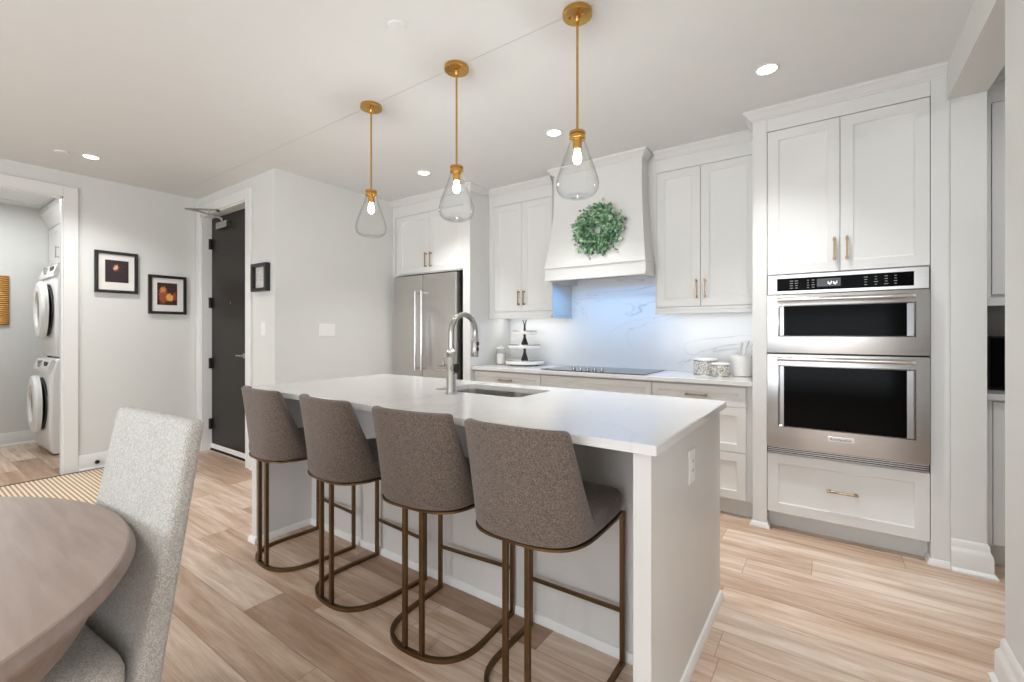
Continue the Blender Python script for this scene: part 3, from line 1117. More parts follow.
pend0 = make_pendant()
for i, (x, lab) in enumerate([(-0.918, 'gold pendant with clear teardrop glass, nearest, in front of the green wreath'),
                              (-1.632, 'gold pendant with clear teardrop glass, middle of the three over the island'),
                              (-2.345, 'gold pendant with clear teardrop glass, farthest, against the bare wall')]):
    if i == 0:
        pend0.location = (x, 1.797, CEIL); pend0['label'] = lab
    else:
        dup(pend0, (x, 1.797, CEIL), 0, lab)

# downlights, smoke detector covers
DL = ['bright round recessed ceiling light nearest the oven cabinet', 'bright round recessed ceiling light between the two right pendants',
      'bright round recessed ceiling light near the refrigerator cabinet', 'bright round recessed ceiling light near the laundry opening']
for (x, y), lab in zip(DOWN, DL):
    d = thing('recessed_light', (x, y, CEIL), lab, 'ceiling light', 'round recessed ceiling lights')
    m = MB(); m.lathe([(0.047, -0.001), (0.060, -0.001), (0.060, -0.004), (0.050, -0.008), (0.047, -0.006)], (x, y, CEIL), 32, cap=False)
    m.bm.faces.ensure_lookup_table(); m.build('trim_ring', 'trim', d)
    m = MB(); m.lathe([(0.047, -0.002), (0.047, -0.005), (0.030, -0.006)], (x, y, CEIL), 32); m.build('lens', 'lamp', d)
for x, y, lab in ((-1.639, 1.40, 'flat white round sprinkler cover on the ceiling by the middle pendant'),
                  (-4.92, 0.86, 'flat white round cover on the ceiling beside the light near the laundry opening')):
    m = MB(); m.lathe([(0.046, 0), (0.046, -0.008), (0.043, -0.011)], (x, y, CEIL), 28)
    tag(m.build('sprinkler_cover', 'ceiling'), lab, 'sprinkler cover', 'flat ceiling sprinkler covers')

# ================================================================== WALL CABINETRY
CROWN = [(0, 2.592), (0.007, 2.594), (0.008, 2.602), (0.014, 2.605), (0.022, 2.612), (0.036, 2.630), (0.042, 2.634), (0.048, 2.637), (0.048, 2.6545), (0, 2.6545)]
# --- refrigerator enclosure
FYF = 3.28
fb = thing('refrigerator_cabinet', (-3.36, FYF, 0), 'white cabinet with two doors and tall side panels enclosing the refrigerator', 'cabinet')
m = MB()
m.box(WF + 0.002, WF + 0.035, FYF, WB - 0.002, 0, 2.60)
m.build('side_panel', 'cabinet', fb)
m = MB(); m.box(-2.898, -2.808, FYF, WB - 0.002, 0, 2.60, 0.002)
m.build('side_panel', 'cabinet', fb)
m = MB(); m.box(WF + 0.035, -2.898, FYF + 0.022, WB - 0.002, 1.853, 2.60)
m.box(WF + 0.035, -2.898, FYF + 0.002, FYF + 0.022, 2.478, 2.60)
m.build('carcass', 'cabinet', fb)
m = MB(); run_profile(m, (WF + 0.002, FYF), (-2.808, FYF), (0, -1), CROWN, 0, 1)
run_profile(m, (-2.808, FYF), (-2.808, 3.515), (1, 0), CROWN, 1, 0)
m.box(WF + 0.002, -2.808, FYF, 3.9, 2.60, 2.654)
m.build('crown_moulding', 'cabinet', fb)
for x0, x1, hx in ((WF + 0.09, -3.3565, -3.395), (-3.3535, -2.90, -3.325)):
    m = MB(); m.shaker(x0, x1, 1.863, 2.475, FYF + 0.001)
    d = m.build('door', 'cabinet', fb)
    m = MB(); bar_pull(m, (hx, FYF + 0.001, 1.985), 0.15); m.build('handle', 'pull', d)

# --- refrigerator
rf = thing('refrigerator', (-3.385, 3.25, 0), 'stainless French-door refrigerator under the two-door cabinet', 'refrigerator')
RX0, RX1 = -3.838, -2.945
m = MB(); m.box(RX0 + 0.004, RX1 - 0.004, 3.31, 3.92, 0.02, 1.825, 0.004); m.build('body', 'gap', rf)
m = MB(); m.box(RX0 + 0.03, RX1 - 0.03, 3.30, 3.33, 0.0, 0.07); m.build('toe_grille', 'black', rf)
RM = (RX0 + RX1) / 2
for x0, x1, hx in ((RX0, RM - 0.002, RM - 0.045), (RM + 0.002, RX1, RM + 0.045)):
    m = MB(); m.box(x0, x1, 3.225, 3.305, 0.70, 1.828, 0.008, 2); d = m.build('door', 'steel', rf)
    m = MB()
    m.tube([(hx, 3.165, 0.86), (hx, 3.165, 1.66)], 0.0125, 14)
    for z in (0.88, 1.64):
        m.tube([(hx, 3.228, z), (hx, 3.165, z)], 0.011, 12)
    m.build('handle', 'chrome', d)
m = MB(); m.box(RX0, RX1, 3.225, 3.305, 0.075, 0.694, 0.008, 2); d = m.build('freezer_drawer', 'steel', rf)
m = MB()
m.tube([(RX0 + 0.06, 3.165, 0.62), (RX1 - 0.06, 3.165, 0.62)], 0.0125, 14)
for x in (RX0 + 0.08, RX1 - 0.08):
    m.tube([(x, 3.228, 0.62), (x, 3.165, 0.62)], 0.011, 12)
m.build('handle', 'chrome', d)

# --- uppers
UYF = 3.57


def upper(name, x0, x1, dz0, dz1, xm, label, ycab=UYF, back=WB - 0.016, z0=1.375, frame_l=0.055, frame_r=0.03, hz=1.57, crown_ret=(False, False), doors=None):
    u = thing(name, ((x0 + x1) / 2, ycab, z0), label, 'cabinet', 'white upper wall cabinets')
    m = MB()
    m.box(x0, x1, ycab + 0.022, back, z0 + 0.045, 2.60)
    m.box(x0, x0 + frame_l - 0.002, ycab + 0.001, ycab + 0.022, z0 + 0.045, 2.60)
    m.box(x1 - frame_r + 0.002, x1, ycab + 0.001, ycab + 0.022, z0 + 0.045, 2.60)
    m.box(x0 + frame_l - 0.002, x1 - frame_r + 0.002, ycab + 0.001, ycab + 0.022, dz1 + 0.003, 2.60)
    m.box(x0 + frame_l - 0.002, x1 - frame_r + 0.002, ycab + 0.001, ycab + 0.022, z0 + 0.045, dz0 - 0.003)
    m.build('carcass', 'cabinet', u)
    m = MB()
    m.box(x0, x1, ycab - 0.008, ycab + 0.014, z0, z0 + 0.028, 0.003)
    m.box(x0, x1, ycab - 0.002, ycab + 0.014, z0 + 0.028, z0 + 0.045, 0.003)
    if crown_ret[1]:
        m.box(x1 - 0.014, x1 + 0.008, ycab - 0.008, back, z0, z0 + 0.028, 0.003)
        m.box(x1 - 0.014, x1 + 0.002, ycab, back, z0 + 0.028, z0 + 0.045, 0.003)
    m.build('light_rail', 'cabinet', u)
    m = MB(); run_profile(m, (x0, ycab), (x1, ycab), (0, -1), CROWN)
    m.box(x0, x1, ycab, back, 2.60, 2.654)
    m.build('crown_moulding', 'cabinet', u)
    m = MB(); m.box(x0 + 0.03, x1 - 0.03, ycab + 0.06, ycab + 0.08, z0 + 0.036, z0 + 0.045); m.build('light_strip', 'led_white', u)
    for a, b, hx in ((x0 + frame_l, xm - 0.0015, xm - 0.03), (xm + 0.0015, x1 - frame_r, xm + 0.03)):
        m = MB(); m.shaker(a, b, dz0, dz1, ycab)
        d = m.build('door', 'cabinet', u)
        m = MB(); bar_pull(m, (hx, ycab, hz), 0.14); m.build('handle', 'pull', d)
    return u


upper('upper_cabinet', -2.806, -2.075, 1.445, 2.482, -2.411, 'white two-door wall cabinet above the tiered tray, left of the hood', frame_l=0.065, frame_r=0.006, crown_ret=(False, True))
upper('upper_cabinet', -1.140, -0.422, 1.440, 2.492, -0.803, 'white two-door wall cabinet between the hood and the oven tower', frame_l=0.012, frame_r=0.004, z0=1.385)
area('undercabinet_lamp', (-2.44, UYF + 0.20, 1.413), (0, 0, 0), 0.62, 0.05, 0.7, (0.96, 0.98, 1.0))
area('undercabinet_lamp', (-0.80, UYF + 0.20, 1.423), (0, 0, 0), 0.60, 0.05, 0.42, (0.96, 0.98, 1.0))
area('hood_lamp', (-1.58, 3.62, 1.675), (0, 0, 0), 0.75, 0.10, 2.3, (0.07, 0.42, 1.0))

# --- range hood
HX0, HX1 = -2.03, -1.146
HC = (HX0 + HX1) / 2
HY = 3.362
hd = thing('range_hood', (HC, HY, 1.66), 'white curved plaster-style range hood above the cooktop', 'range hood')
m = MB()
m.box(HX0, HX1, HY, HY + 0.022, 1.685, 1.785, 0.002)
m.box(HX0, HX0 + 0.022, HY + 0.022, WB - 0.016, 1.685, 1.785)
m.box(HX1 - 0.022, HX1, HY + 0.022, WB - 0.016, 1.685, 1.785)
m.box(HX0 - 0.004, HX1 + 0.004, HY - 0.012, WB - 0.016, 1.785, 1.80, 0.003)
m.build('apron', 'cabinet', hd)
m = MB()
m.box(HX0 + 0.0, HX1 - 0.0, HY - 0.010, HY, 1.680, 1.705, 0.004)
m.build('lower_bead', 'cabinet', hd)
m = MB()
rings = []
for k in range(25):
    s = k / 24
    z = 1.80 + (2.60 - 1.80) * s
    q = (1 - s) ** 2.2
    hw = 0.385 + 0.056 * q
    yf = HY + 0.075 - 0.083 * q
    rings.append([(HC - hw, yf, z), (HC + hw, yf, z), (HC + hw, WB - 0.016, z), (HC - hw, WB - 0.016, z)])
m.loft(rings)
m.build('flared_body', 'cabinet', hd)
for fx0, fx1 in ((-2.073, HC - 0.386), (HC + 0.386, -1.142)):
    m = MB(); m.box(fx0, fx1, UYF + 0.012, UYF + 0.03, 1.80, 2.654); m.build('filler_strip', 'cabinet', hd)
m = MB()
run_profile(m, (HC - 0.385, HY + 0.075), (HC + 0.385, HY + 0.075), (0, -1), CROWN, 1, 1)
run_profile(m, (HC + 0.385, HY + 0.075), (HC + 0.385, 3.55), (1, 0), CROWN, 1, 0)
run_profile(m, (HC - 0.385, HY + 0.075), (HC - 0.385, 3.55), (-1, 0), CROWN, 1, 0)
m.box(HC - 0.385, HC + 0.385, HY + 0.075, 3.9, 2.60, 2.654)
m.build('crown_moulding', 'cabinet', hd)
m = MB(); m.box(HX0 + 0.025, HX1 - 0.025, HY + 0.03, WB - 0.02, 1.745, 1.765); ins = m.build('hood_insert', 'steel', hd)
for x in (HC - 0.2, HC + 0.2):
    m = MB(); m.lathe([(0.03, 0), (0.03, -0.004)], (x, 3.55, 1.745), 16)
    m.build('hood_light', 'led_blue', ins)

# --- wreath
WX, WY, WZ = -1.541, HY + 0.02, 2.068
wr = thing('wreath', (WX, WY, WZ - 0.22), 'round green eucalyptus wreath hanging on the range hood', 'wreath')
m = MB()
m.tube([(WX + 0.13 * math.cos(2 * PI * k / 32), WY - 0.012, WZ + 0.13 * math.sin(2 * PI * k / 32)) for k in range(32)], 0.011, 8, closed=True)
m.build('twig_ring', 'twig', wr)
m = MB()
rnd = random.Random(3)
for k in range(1500):
    a = rnd.uniform(0, 2 * PI)
    rr = 0.13 + rnd.gauss(0, 0.040)
    rr = min(max(rr, 0.052), 0.222)
    dep = rnd.uniform(-0.060, -0.004) * (1.0 - 0.5 * abs(rr - 0.13) / 0.08)
    c = Vector((WX + rr * math.cos(a), WY + dep, WZ + rr * math.sin(a)))
    out = Vector((math.cos(a), 0, math.sin(a))); tan = Vector((-math.sin(a), 0, math.cos(a)))
    d = (tan * rnd.uniform(0.2, 1.0) + out * (rr - 0.12) * rnd.uniform(6, 14) + Vector((0, -rnd.uniform(0.0, 0.8), 0)) + Vector((rnd.gauss(0, .35), 0, rnd.gauss(0, .35)))).normalized()
    nrm = d.cross(Vector((rnd.gauss(0, 1), rnd.gauss(0, 1) - 1.2, rnd.gauss(0, 1)))).normalized()
    w = d.cross(nrm).normalized()
    L = rnd.uniform(0.022, 0.040); B = L * rnd.uniform(0.25, 0.40)
    p = [c, c + d * L * 0.35 + nrm * B, c + d * L * 0.75 + nrm * B * 0.8, c + d * L, c + d * L * 0.75 - nrm * B * 0.8, c + d * L * 0.35 - nrm * B]
    mid = c + d * L * 0.55 + w * B * 0.35
    vs = [m.bm.verts.new(q) for q in p]; vm = m.bm.verts.new(mid)
    for i in range(6):
        m.bm.faces.new((vs[i], vs[(i + 1) % 6], vm))
m.build('leaves', 'leaf', wr, angle=80)

# --- oven tower
OYF = 3.28
OX0, OX1 = -0.420, 0.506
ot = thing('oven_cabinet', ((OX0 + OX1) / 2, OYF, 0), 'tall white cabinet tower housing the wall ovens', 'cabinet')
ox0, ox1 = -0.338, 0.430      # opening
m = MB()
m.box(OX0, ox0 - 0.001, OYF + 0.0, WB - 0.002, 0, 2.60)
m.box(ox1 + 0.001, OX1, OYF + 0.0, WB - 0.002, 0, 2.60)
m.box(ox0, ox1, OYF + 0.0, OYF + 0.6, 2.512, 2.60)
m.box(ox0, ox1, OYF + 0.024, WB - 0.002, 1.600, 2.512)
m.box(ox0, ox1, OYF + 0.024, WB - 0.002, 0.11, 0.486)
m.box(ox0, ox1, OYF + 0.09, OYF + 0.11, 0.0, 0.11)
m.build('carcass', 'cabinet', ot)
m = MB()
run_profile(m, (OX0, OYF), (OX1 - 0.012, OYF), (0, -1), CROWN, 1, 0)
run_profile(m, (OX0, OYF), (OX0, 3.515), (-1, 0), CROWN, 1, 0)
m.box(OX0, OX1, OYF, WB - 0.002, 2.60, 2.654)
m.build('crown_moulding', 'cabinet', ot)
sp = [(0, 0), (0.016, 0), (0.016, 0.012), (0.006, 0.03), (0, 0.032)]
m = MB()
run_profile(m, (OX0, OYF), (ox0 - 0.001, OYF), (0, -1), sp, 1, 1)
run_profile(m, (OX0, OYF), (OX0, OYF + 0.13), (-1, 0), sp, 1, 0)
run_profile(m, (ox0 - 0.001, OYF), (ox0 - 0.001, OYF + 0.09), (1, 0), sp, 1, 0)
m.build('foot_moulding', 'trim', ot)
m = MB()
run_profile(m, (ox1 + 0.001, OYF), (OX1, OYF), (0, -1), sp, 1, 0)
run_profile(m, (ox1 + 0.001, OYF), (ox1 + 0.001, OYF + 0.09), (-1, 0), sp, 1, 0)
m.build('foot_moulding', 'trim', ot)
for a, b, hx in ((ox0 + 0.002, 0.0355, 0.010), (0.0385, ox1 - 0.002, 0.070)):
    m = MB(); m.shaker(a, b, 1.604, 2.508, OYF + 0.001)
    d = m.build('door', 'cabinet', ot)
    m = MB(); bar_pull(m, (hx, OYF + 0.001, 1.735), 0.135); m.build('handle', 'pull', d)
m = MB(); m.shaker(ox0 + 0.002, ox1 - 0.002, 0.115, 0.484, OYF + 0.001)
d = m.build('drawer', 'cabinet', ot)
m = MB(); bar_pull(m, (0.048, OYF + 0.001, 0.303), 0.15, False); m.build('handle', 'pull', d)

# --- wall oven combo
ov = thing('wall_oven', (0.045, OYF, 0.489), 'stainless microwave and oven combination built into the tall cabinet', 'oven')
a0, a1 = -0.334, 0.424
yo = OYF - 0.012
m = MB(); m.box(a0, a1, OYF - 0.004, OYF + 0.55, 0.49, 1.597); m.build('body', 'gap', ov)
m = MB(); m.box(a0, a1, yo - 0.004, OYF, 1.478, 1.597, 0.003); cp = m.build('control_panel', 'steel', ov)
m = MB(); m.box(-0.282, 0.362, yo - 0.0055, yo - 0.003, 1.497, 1.575, 0.001); m.build('display_glass', 'dark_glass', cp)
m = MB()
rnd = random.Random(5)
yb = yo - 0.0062
for cx in (-0.205, -0.12, 0.155, 0.20, 0.245, 0.285):
    for r in range(4):
        for c in range(2 if cx < 0 else 1):
            w = rnd.choice((0.010, 0.014, 0.018))
            m.box(cx + c * 0.026 - w / 2, cx + c * 0.026 + w / 2, yb, yb + 0.001, 1.512 + r * 0.0145, 1.515 + r * 0.0145)
m.build('button_marks', 'mark', cp)
m = MB(); m.box(-0.075, 0.040, yb, yb + 0.001, 1.515, 1.562); m.build('screen', plain('oven_screen', (52, 54, 56), 0.15), cp)
m = MB()
for q in (-0.012, 0.014):
    m.box(q - 0.011, q - 0.004, yb - 0.0012, yb - 0.0002, 1.528, 1.544); m.box(q - 0.004, q + 0.004, yb - 0.0012, yb - 0.0002, 1.524, 1.536); m.box(q + 0.004, q + 0.010, yb - 0.0012, yb - 0.0002, 1.530, 1.546)
m.build('lit_symbol', 'plastic', cp)


def oven_door(z0, z1, wz0, wz1, hz):
    m = MB(); m.box(a0, a1, yo - 0.030, OYF, z0, z1, 0.004, 2); d = m.build('door', 'steel', ov)
    m = MB()
    # polished bezel around the window with slanted cheeks
    m.loft([[(x, yo - 0.0315, z) for x, z in ((-0.275, wz0 - 0.006), (0.368, wz0 - 0.006), (0.368, wz1 + 0.006), (-0.275, wz1 + 0.006))],
            [(x, yo - 0.0335, z) for x, z in ((-0.268, wz0), (0.361, wz0), (0.361, wz1), (-0.268, wz1))],
            [(x, yo - 0.0305, z) for x, z in ((-0.262, wz0 + 0.003), (0.355, wz0 + 0.003), (0.355, wz1 - 0.003), (-0.262, wz1 - 0.003))]])
    m.build('window_bezel', 'bezel', d)
    m = MB(); m.box(-0.243, 0.330, yo - 0.0345, yo - 0.030, wz0 + 0.002, wz1 - 0.002, 0.001); m.build('window', 'dark_glass', d)
    m = MB(); m.tube([(-0.272, yo - 0.064, hz), (-0.25, yo - 0.066, hz), (0.30, yo - 0.066, hz), (0.358, yo - 0.064, hz)], 0.0125, 16)
    for x in (-0.258, 0.342):
        m.tube([(x, yo - 0.029, hz), (x, yo - 0.064, hz)], 0.014, 14)
    for x in (-0.270, 0.354):
        m.tube([(x - 0.006, yo - 0.064, hz), (x + 0.008, yo - 0.064, hz)], 0.0155, 16)
    m.build('handle', 'chrome', d)
    return d


oven_door(1.116, 1.473, 1.222, 1.402, 1.440)
d2 = oven_door(0.537, 1.109, 0.668, 1.036, 1.082)
m = MB(); m.box(-0.022, 0.102, yo - 0.0335, yo - 0.029, 0.604, 0.634, 0.001); m.build('badge', 'badge', d2)
text_mesh('badge_lettering', 'KitchenAid', 0.022, (0.040, yo - 0.0342, 0.619), (PI / 2, 0, 0), 'ink', d2)
m = MB()
m.box(a0, a1, yo + 0.004, OYF, 0.490, 0.533)
vt = m.build('vent', 'black', ov)
m = MB()
for z in (0.4915, 0.503, 0.514, 0.525):
    m.box(a0 + 0.002, a1 - 0.002, yo - 0.002, yo + 0.006, z, z + 0.004)
m.build('vent_slat', 'steel', vt)

# --- base cabinets
BYF = 3.335


def base_cab(name, x0, x1, fronts, label, pulls=True):
    b = thing(name, ((x0 + x1) / 2, BYF, 0), label, 'cabinet', 'white base cabinets under the back counter')
    m = MB(); m.box(x0, x1, BYF + 0.022, WB - 0.002, 0.115, 0.888); m.box(x0, x1, 3.41, 3.43, 0, 0.115)
    m.build('carcass', 'cabinet', b)
    for (fx0, fx1, z0, z1, kind, hx) in fronts:
        m = MB(); m.shaker(fx0, fx1, z0, z1, BYF, rail=0.045 if z1 - z0 < 0.2 else 0.055)
        d = m.build('drawer' if kind != 'door' else 'door', 'cabinet', b)
        if kind == 'drawer':
            m = MB(); bar_pull(m, ((fx0 + fx1) / 2, BYF, (z0 + z1) / 2), 0.15, False, out=0.028); m.build('handle', 'pull', d)
        elif kind == 'door':
            m = MB(); bar_pull(m, (hx, BYF, z1 - 0.12), 0.15); m.build('handle', 'pull', d)
    return b


x0, x1 = -2.803, -2.058
base_cab('base_cabinet', x0, x1, [(x0 + 0.004, x1 - 0.002, 0.742, 0.876, 'drawer', 0), (x0 + 0.004, (x0 + x1) / 2 - 0.0015, 0.125, 0.738, 'door', (x0 + x1) / 2 - 0.04),
                                  ((x0 + x1) / 2 + 0.0015, x1 - 0.002, 0.125, 0.738, 'door', (x0 + x1) / 2 + 0.04)], 'white base cabinet under the tiered tray, left of the cooktop')
x0, x1 = -2.056, -1.092
base_cab('base_cabinet', x0, x1, [(x0 + 0.002, x1 - 0.002, 0.742, 0.876, 'plain', 0), (x0 + 0.002, x1 - 0.002, 0.436, 0.738, 'drawer', 0), (x0 + 0.002, x1 - 0.002, 0.125, 0.432, 'drawer', 0)],
         'white base cabinet directly under the black cooktop')
x0, x1 = -1.090, -0.423
base_cab('base_cabinet', x0, x1, [(x0 + 0.002, -0.466, 0.742, 0.876, 'drawer', 0), (x0 + 0.002, -0.466, 0.438, 0.738, 'plain', 0), (x0 + 0.002, -0.466, 0.125, 0.434, 'plain', 0)],
         'white three-drawer base cabinet beside the oven tower')

m = MB(); m.box(-2.805, -0.423, 3.300, WB - 0.0145, 0.890, 0.92, 0.002)
tag(m.build('back_countertop', 'quartz'), 'white quartz worktop running under the backsplash', 'countertop')

# cooktop
ck = thing('cooktop', (-1.61, 3.6, 0.92), 'black glass cooktop set in the back worktop below the hood', 'cooktop')
m = MB(); m.box(-2.067, -1.153, 3.345, 3.862, 0.9205, 0.9265, 0.002); m.build('glass_top', 'cook_glass', ck)
for k in range(5):
    m = MB(); m.lathe([(0.019, 0), (0.019, 0.004), (0.015, 0.006), (0.014, 0.022), (0.012, 0.024)], (-1.800 + 0.064 * k, 3.46, 0.9265), 18)
    m.build('control_knob', 'nickel', ck)

# --- things on the back counter
tt = thing('tiered_tray', (-2.478, 3.72, 0.92), 'three-tier white tray stand with dark stems on the back worktop', 'tiered tray')


def tray(r, z, h=0.034):
    m = MB(); m.lathe([(r * 0.96, 0), (r, 0.004), (r, h - 0.004), (r - 0.004, h), (r - 0.010, h), (r - 0.012, 0.012), (0.002, 0.012)], (-2.478, 3.72, z), 40)
    t_ = m.build('tray', 'ceramic', tt)
    m = MB(); m.lathe([(r + 0.0008, h - 0.007), (r + 0.0008, h + 0.001), (r - 0.006, h + 0.001), (r - 0.006, h - 0.007)], (-2.478, 3.72, z), 40, cap=False); m.build('rim', 'nickel', t_)
    return t_


m = MB()
for k in range(3):
    a = 2 * PI * k / 3
    m.lathe([(0.012, 0), (0.012, 0.014)], (-2.478 + 0.14 * math.cos(a), 3.72 + 0.14 * math.sin(a), 0.9205), 10)
m.build('foot', 'stem_dark', tt)
tray(0.188, 0.934, 0.040); tray(0.158, 1.090, 0.034); tray(0.118, 1.226, 0.034)
for z0, z1 in ((0.946, 1.090), (1.102, 1.226)):
    m = MB(); h = z1 - z0
    m.lathe([(0.036, 0), (0.034, h * 0.25), (0.020, h * 0.55), (0.012, h * 0.75), (0.012, h)], (-2.478, 3.72, z0), 20); m.build('stem', 'stem_dark', tt)
m = MB()
m.lathe([(0.014, 0), (0.012, 0.03), (0.009, 0.07), (0.010, 0.085)], (-2.478, 3.72, 1.238), 14)
m.tube([(-2.478, 3.72, 1.315), (-2.488, 3.72, 1.335), (-2.498, 3.72, 1.366)], 0.005, 8)
m.tube([(-2.478, 3.72, 1.315), (-2.468, 3.72, 1.335), (-2.458, 3.72, 1.366)], 0.005, 8)
m.build('finial', 'stem_dark', tt)

cn = thing('canister', (-2.725, 3.66, 0.92), 'clear glass canister standing left of the tiered tray', 'canister')
m = MB(); m.lathe([(0.046, 0.001), (0.05, 0.006), (0.05, 0.13), (0.042, 0.15), (0.042, 0.158), (0.039, 0.158), (0.039, 0.15), (0.047, 0.128), (0.047, 0.008), (0.001, 0.006)], (-2.725, 3.66, 0.92), 28)
m.build('jar_body', 'glass', cn)
m = MB(); m.lathe([(0.045, 0.008), (0.045, 0.11), (0.03, 0.115)], (-2.725, 3.66, 0.92), 24); m.build('contents', 'ceramic', cn)
m = MB(); m.lathe([(0.045, 0.158), (0.045, 0.176), (0.012, 0.18), (0.012, 0.195)], (-2.725, 3.66, 0.92), 24); m.build('lid', 'ceramic', cn)

for x, y, r, h, lab in ((-0.795, 3.70, 0.085, 0.125, 'larger speckled round canister with pale lid on the back worktop'),
                        (-0.672, 3.60, 0.060, 0.100, 'smaller speckled round canister with pale lid, in front of the larger one')):
    j = thing('patterned_canister', (x, y, 0.92), lab, 'canister', 'speckled canisters on the back worktop')
    m = MB(); m.lathe([(r * 0.97, 0.001), (r, 0.004), (r, h - 0.022), (r * 0.98, h - 0.020)], (x, y, 0.92), 36); m.build('jar_body', 'speckle', j)
    m = MB(); m.lathe([(r + 0.001, h - 0.020), (r + 0.002, h - 0.018), (r + 0.002, h - 0.006), (r * 0.9, h), (r * 0.3, h + 0.002)], (x, y, 0.92), 36); m.build('lid', 'ceramic', j)
    m = MB(); m.lathe([(r + 0.0012, 0.0), (r + 0.0012, 0.006), (r - 0.003, 0.006), (r - 0.003, 0.0)], (x, y, 0.92), 36, cap=False); m.build('base_band', 'nickel', j)
    m = MB(); m.lathe([(r + 0.0025, h - 0.021), (r + 0.0025, h - 0.015), (r - 0.003, h - 0.015), (r - 0.003, h - 0.021)], (x, y, 0.92), 36, cap=False); m.build('lid_band', 'nickel', j)
UX, UYY = -0.545, 3.72
m = MB(); m.lathe([(0.066, 0.001), (0.072, 0.006), (0.075, 0.12), (0.080, 0.150), (0.078, 0.155), (0.072, 0.150), (0.068, 0.12), (0.064, 0.012), (0.001, 0.010)], (UX, UYY, 0.92), 32)
tag(m.build('utensil_crock', 'ceramic'), 'cream crock holding white utensils, on the worktop against the oven tower', 'utensil crock')
for k, (dx, dy, lx) in enumerate(((-0.028, 0.02, 0.03), (0.0, -0.022, 0.055), (0.032, 0.02, 0.075))):
    m = MB()
    b = Vector((UX + dx - 0.02, UYY + dy, 0.935)); e = Vector((UX + dx + lx * 0.7, UYY + dy + 0.01, 1.17 + 0.012 * k))
    m.tube([b, b.lerp(e, 0.5), b.lerp(e, 0.8), e], [0.006, 0.0055, 0.009, 0.012], 10)
    tag(m.build('utensil', 'plastic'), ('white utensil leaning leftmost in the cream crock', 'white utensil leaning in the middle of the cream crock', 'white utensil leaning rightmost in the cream crock')[k], 'utensil', 'white utensils in the crock')

# ================================================================== PANTRY
PXL = WR + 0.149
pu = thing('pantry_upper_cabinet', (1.5, 3.5, 1.385), 'tall pale pantry wall cabinet seen through the right opening', 'cabinet')
m = MB(); m.box(PXL, 2.598, 3.522, WB - 0.002, 1.43, 2.60); m.box(PXL, 0.702, 3.501, 3.522, 1.43, 2.60); m.box(0.702, 2.598, 3.501, 3.522, 2.485, 2.60)
m.build('carcass', 'cabinet', pu)
for k in range(4):
    x0 = 0.704 + k * 0.473
    m = MB(); m.shaker(x0 + 0.0015, x0 + 0.4715, 1.447, 2.482, 3.50); d = m.build('door', 'cabinet', pu)
    m = MB(); bar_pull(m, (x0 + (0.44 if k % 2 == 0 else 0.03), 3.50, 1.57), 0.14); m.build('handle', 'pull', d)
m = MB(); m.box(PXL, 2.598, 3.494, 3.52, 1.385, 1.43, 0.003); m.build('light_rail', 'cabinet', pu)
m = MB(); run_profile(m, (PXL, 3.5), (2.598, 3.5), (0, -1), CROWN); m.box(PXL, 2.598, 3.5, 3.9, 2.60, 2.654); m.build('crown_moulding', 'cabinet', pu)
pb = thing('pantry_base_cabinet', (1.5, 3.4, 0), 'pale pantry base cabinet seen through the right opening', 'cabinet')
m = MB(); m.box(PXL, 0.689, 3.411, 3.432, 0.115, 0.888); m.box(PXL, 2.598, 3.432, WB - 0.002, 0.115, 0.888); m.box(PXL, 2.598, 3.48, 3.50, 0, 0.115); m.build('carcass', 'cabinet', pb)
for k in range(4):
    x0 = 0.69 + k * 0.476
    m = MB(); m.shaker(x0 + 0.0015, x0 + 0.4745, 0.125, 0.876, 3.41); d = m.build('door', 'cabinet', pb)
    m = MB(); bar_pull(m, (x0 + (0.44 if k % 2 == 0 else 0.03), 3.41, 0.75), 0.14); m.build('handle', 'pull', d)
m = MB(); m.box(PXL, 2.598, 3.38, WB - 0.016, 0.888, 0.92, 0.002)
tag(m.build('pantry_countertop', 'quartz'), 'white quartz worktop in the pantry', 'countertop')
m = MB(); m.box(PXL, 2.598, WB - 0.014, WB, 0.92, 1.43)
struct(m.build('trim_5', 'pantry_stone', smooth=False), 'grey stone splashback in the pantry', 'backsplash')
mw = thing('microwave', (0.97, 3.72, 0.92), 'black microwave on the pantry worktop beyond the column', 'microwave')
m = MB(); m.box(0.715, 1.225, 3.62, 3.92, 0.925, 1.222, 0.006); m.build('body', 'black', mw)
m = MB(); m.box(0.722, 1.09, 3.600, 3.619, 0.935, 1.212, 0.003); d = m.build('door', 'dark_glass', mw)
m = MB(); m.box(1.055, 1.072, 3.57, 3.60, 0.96, 1.19, 0.003); m.build('handle', 'black', d)
m = MB(); m.box(1.093, 1.222, 3.602, 3.619, 0.935, 1.212, 0.003); m.build('control_panel', 'black', mw)
m = MB(); m.box(0.727, 1.212, 3.64, 3.90, 0.9202, 0.926); m.build('foot', 'rubber', mw)
plate('outlet', '-Y', (0.70, WB - 0.014, 1.03), 0.075, 0.12, 'outlet', 'white outlet plate on the grey pantry splashback', 'outlet')

# ================================================================== LEFT: PICTURES


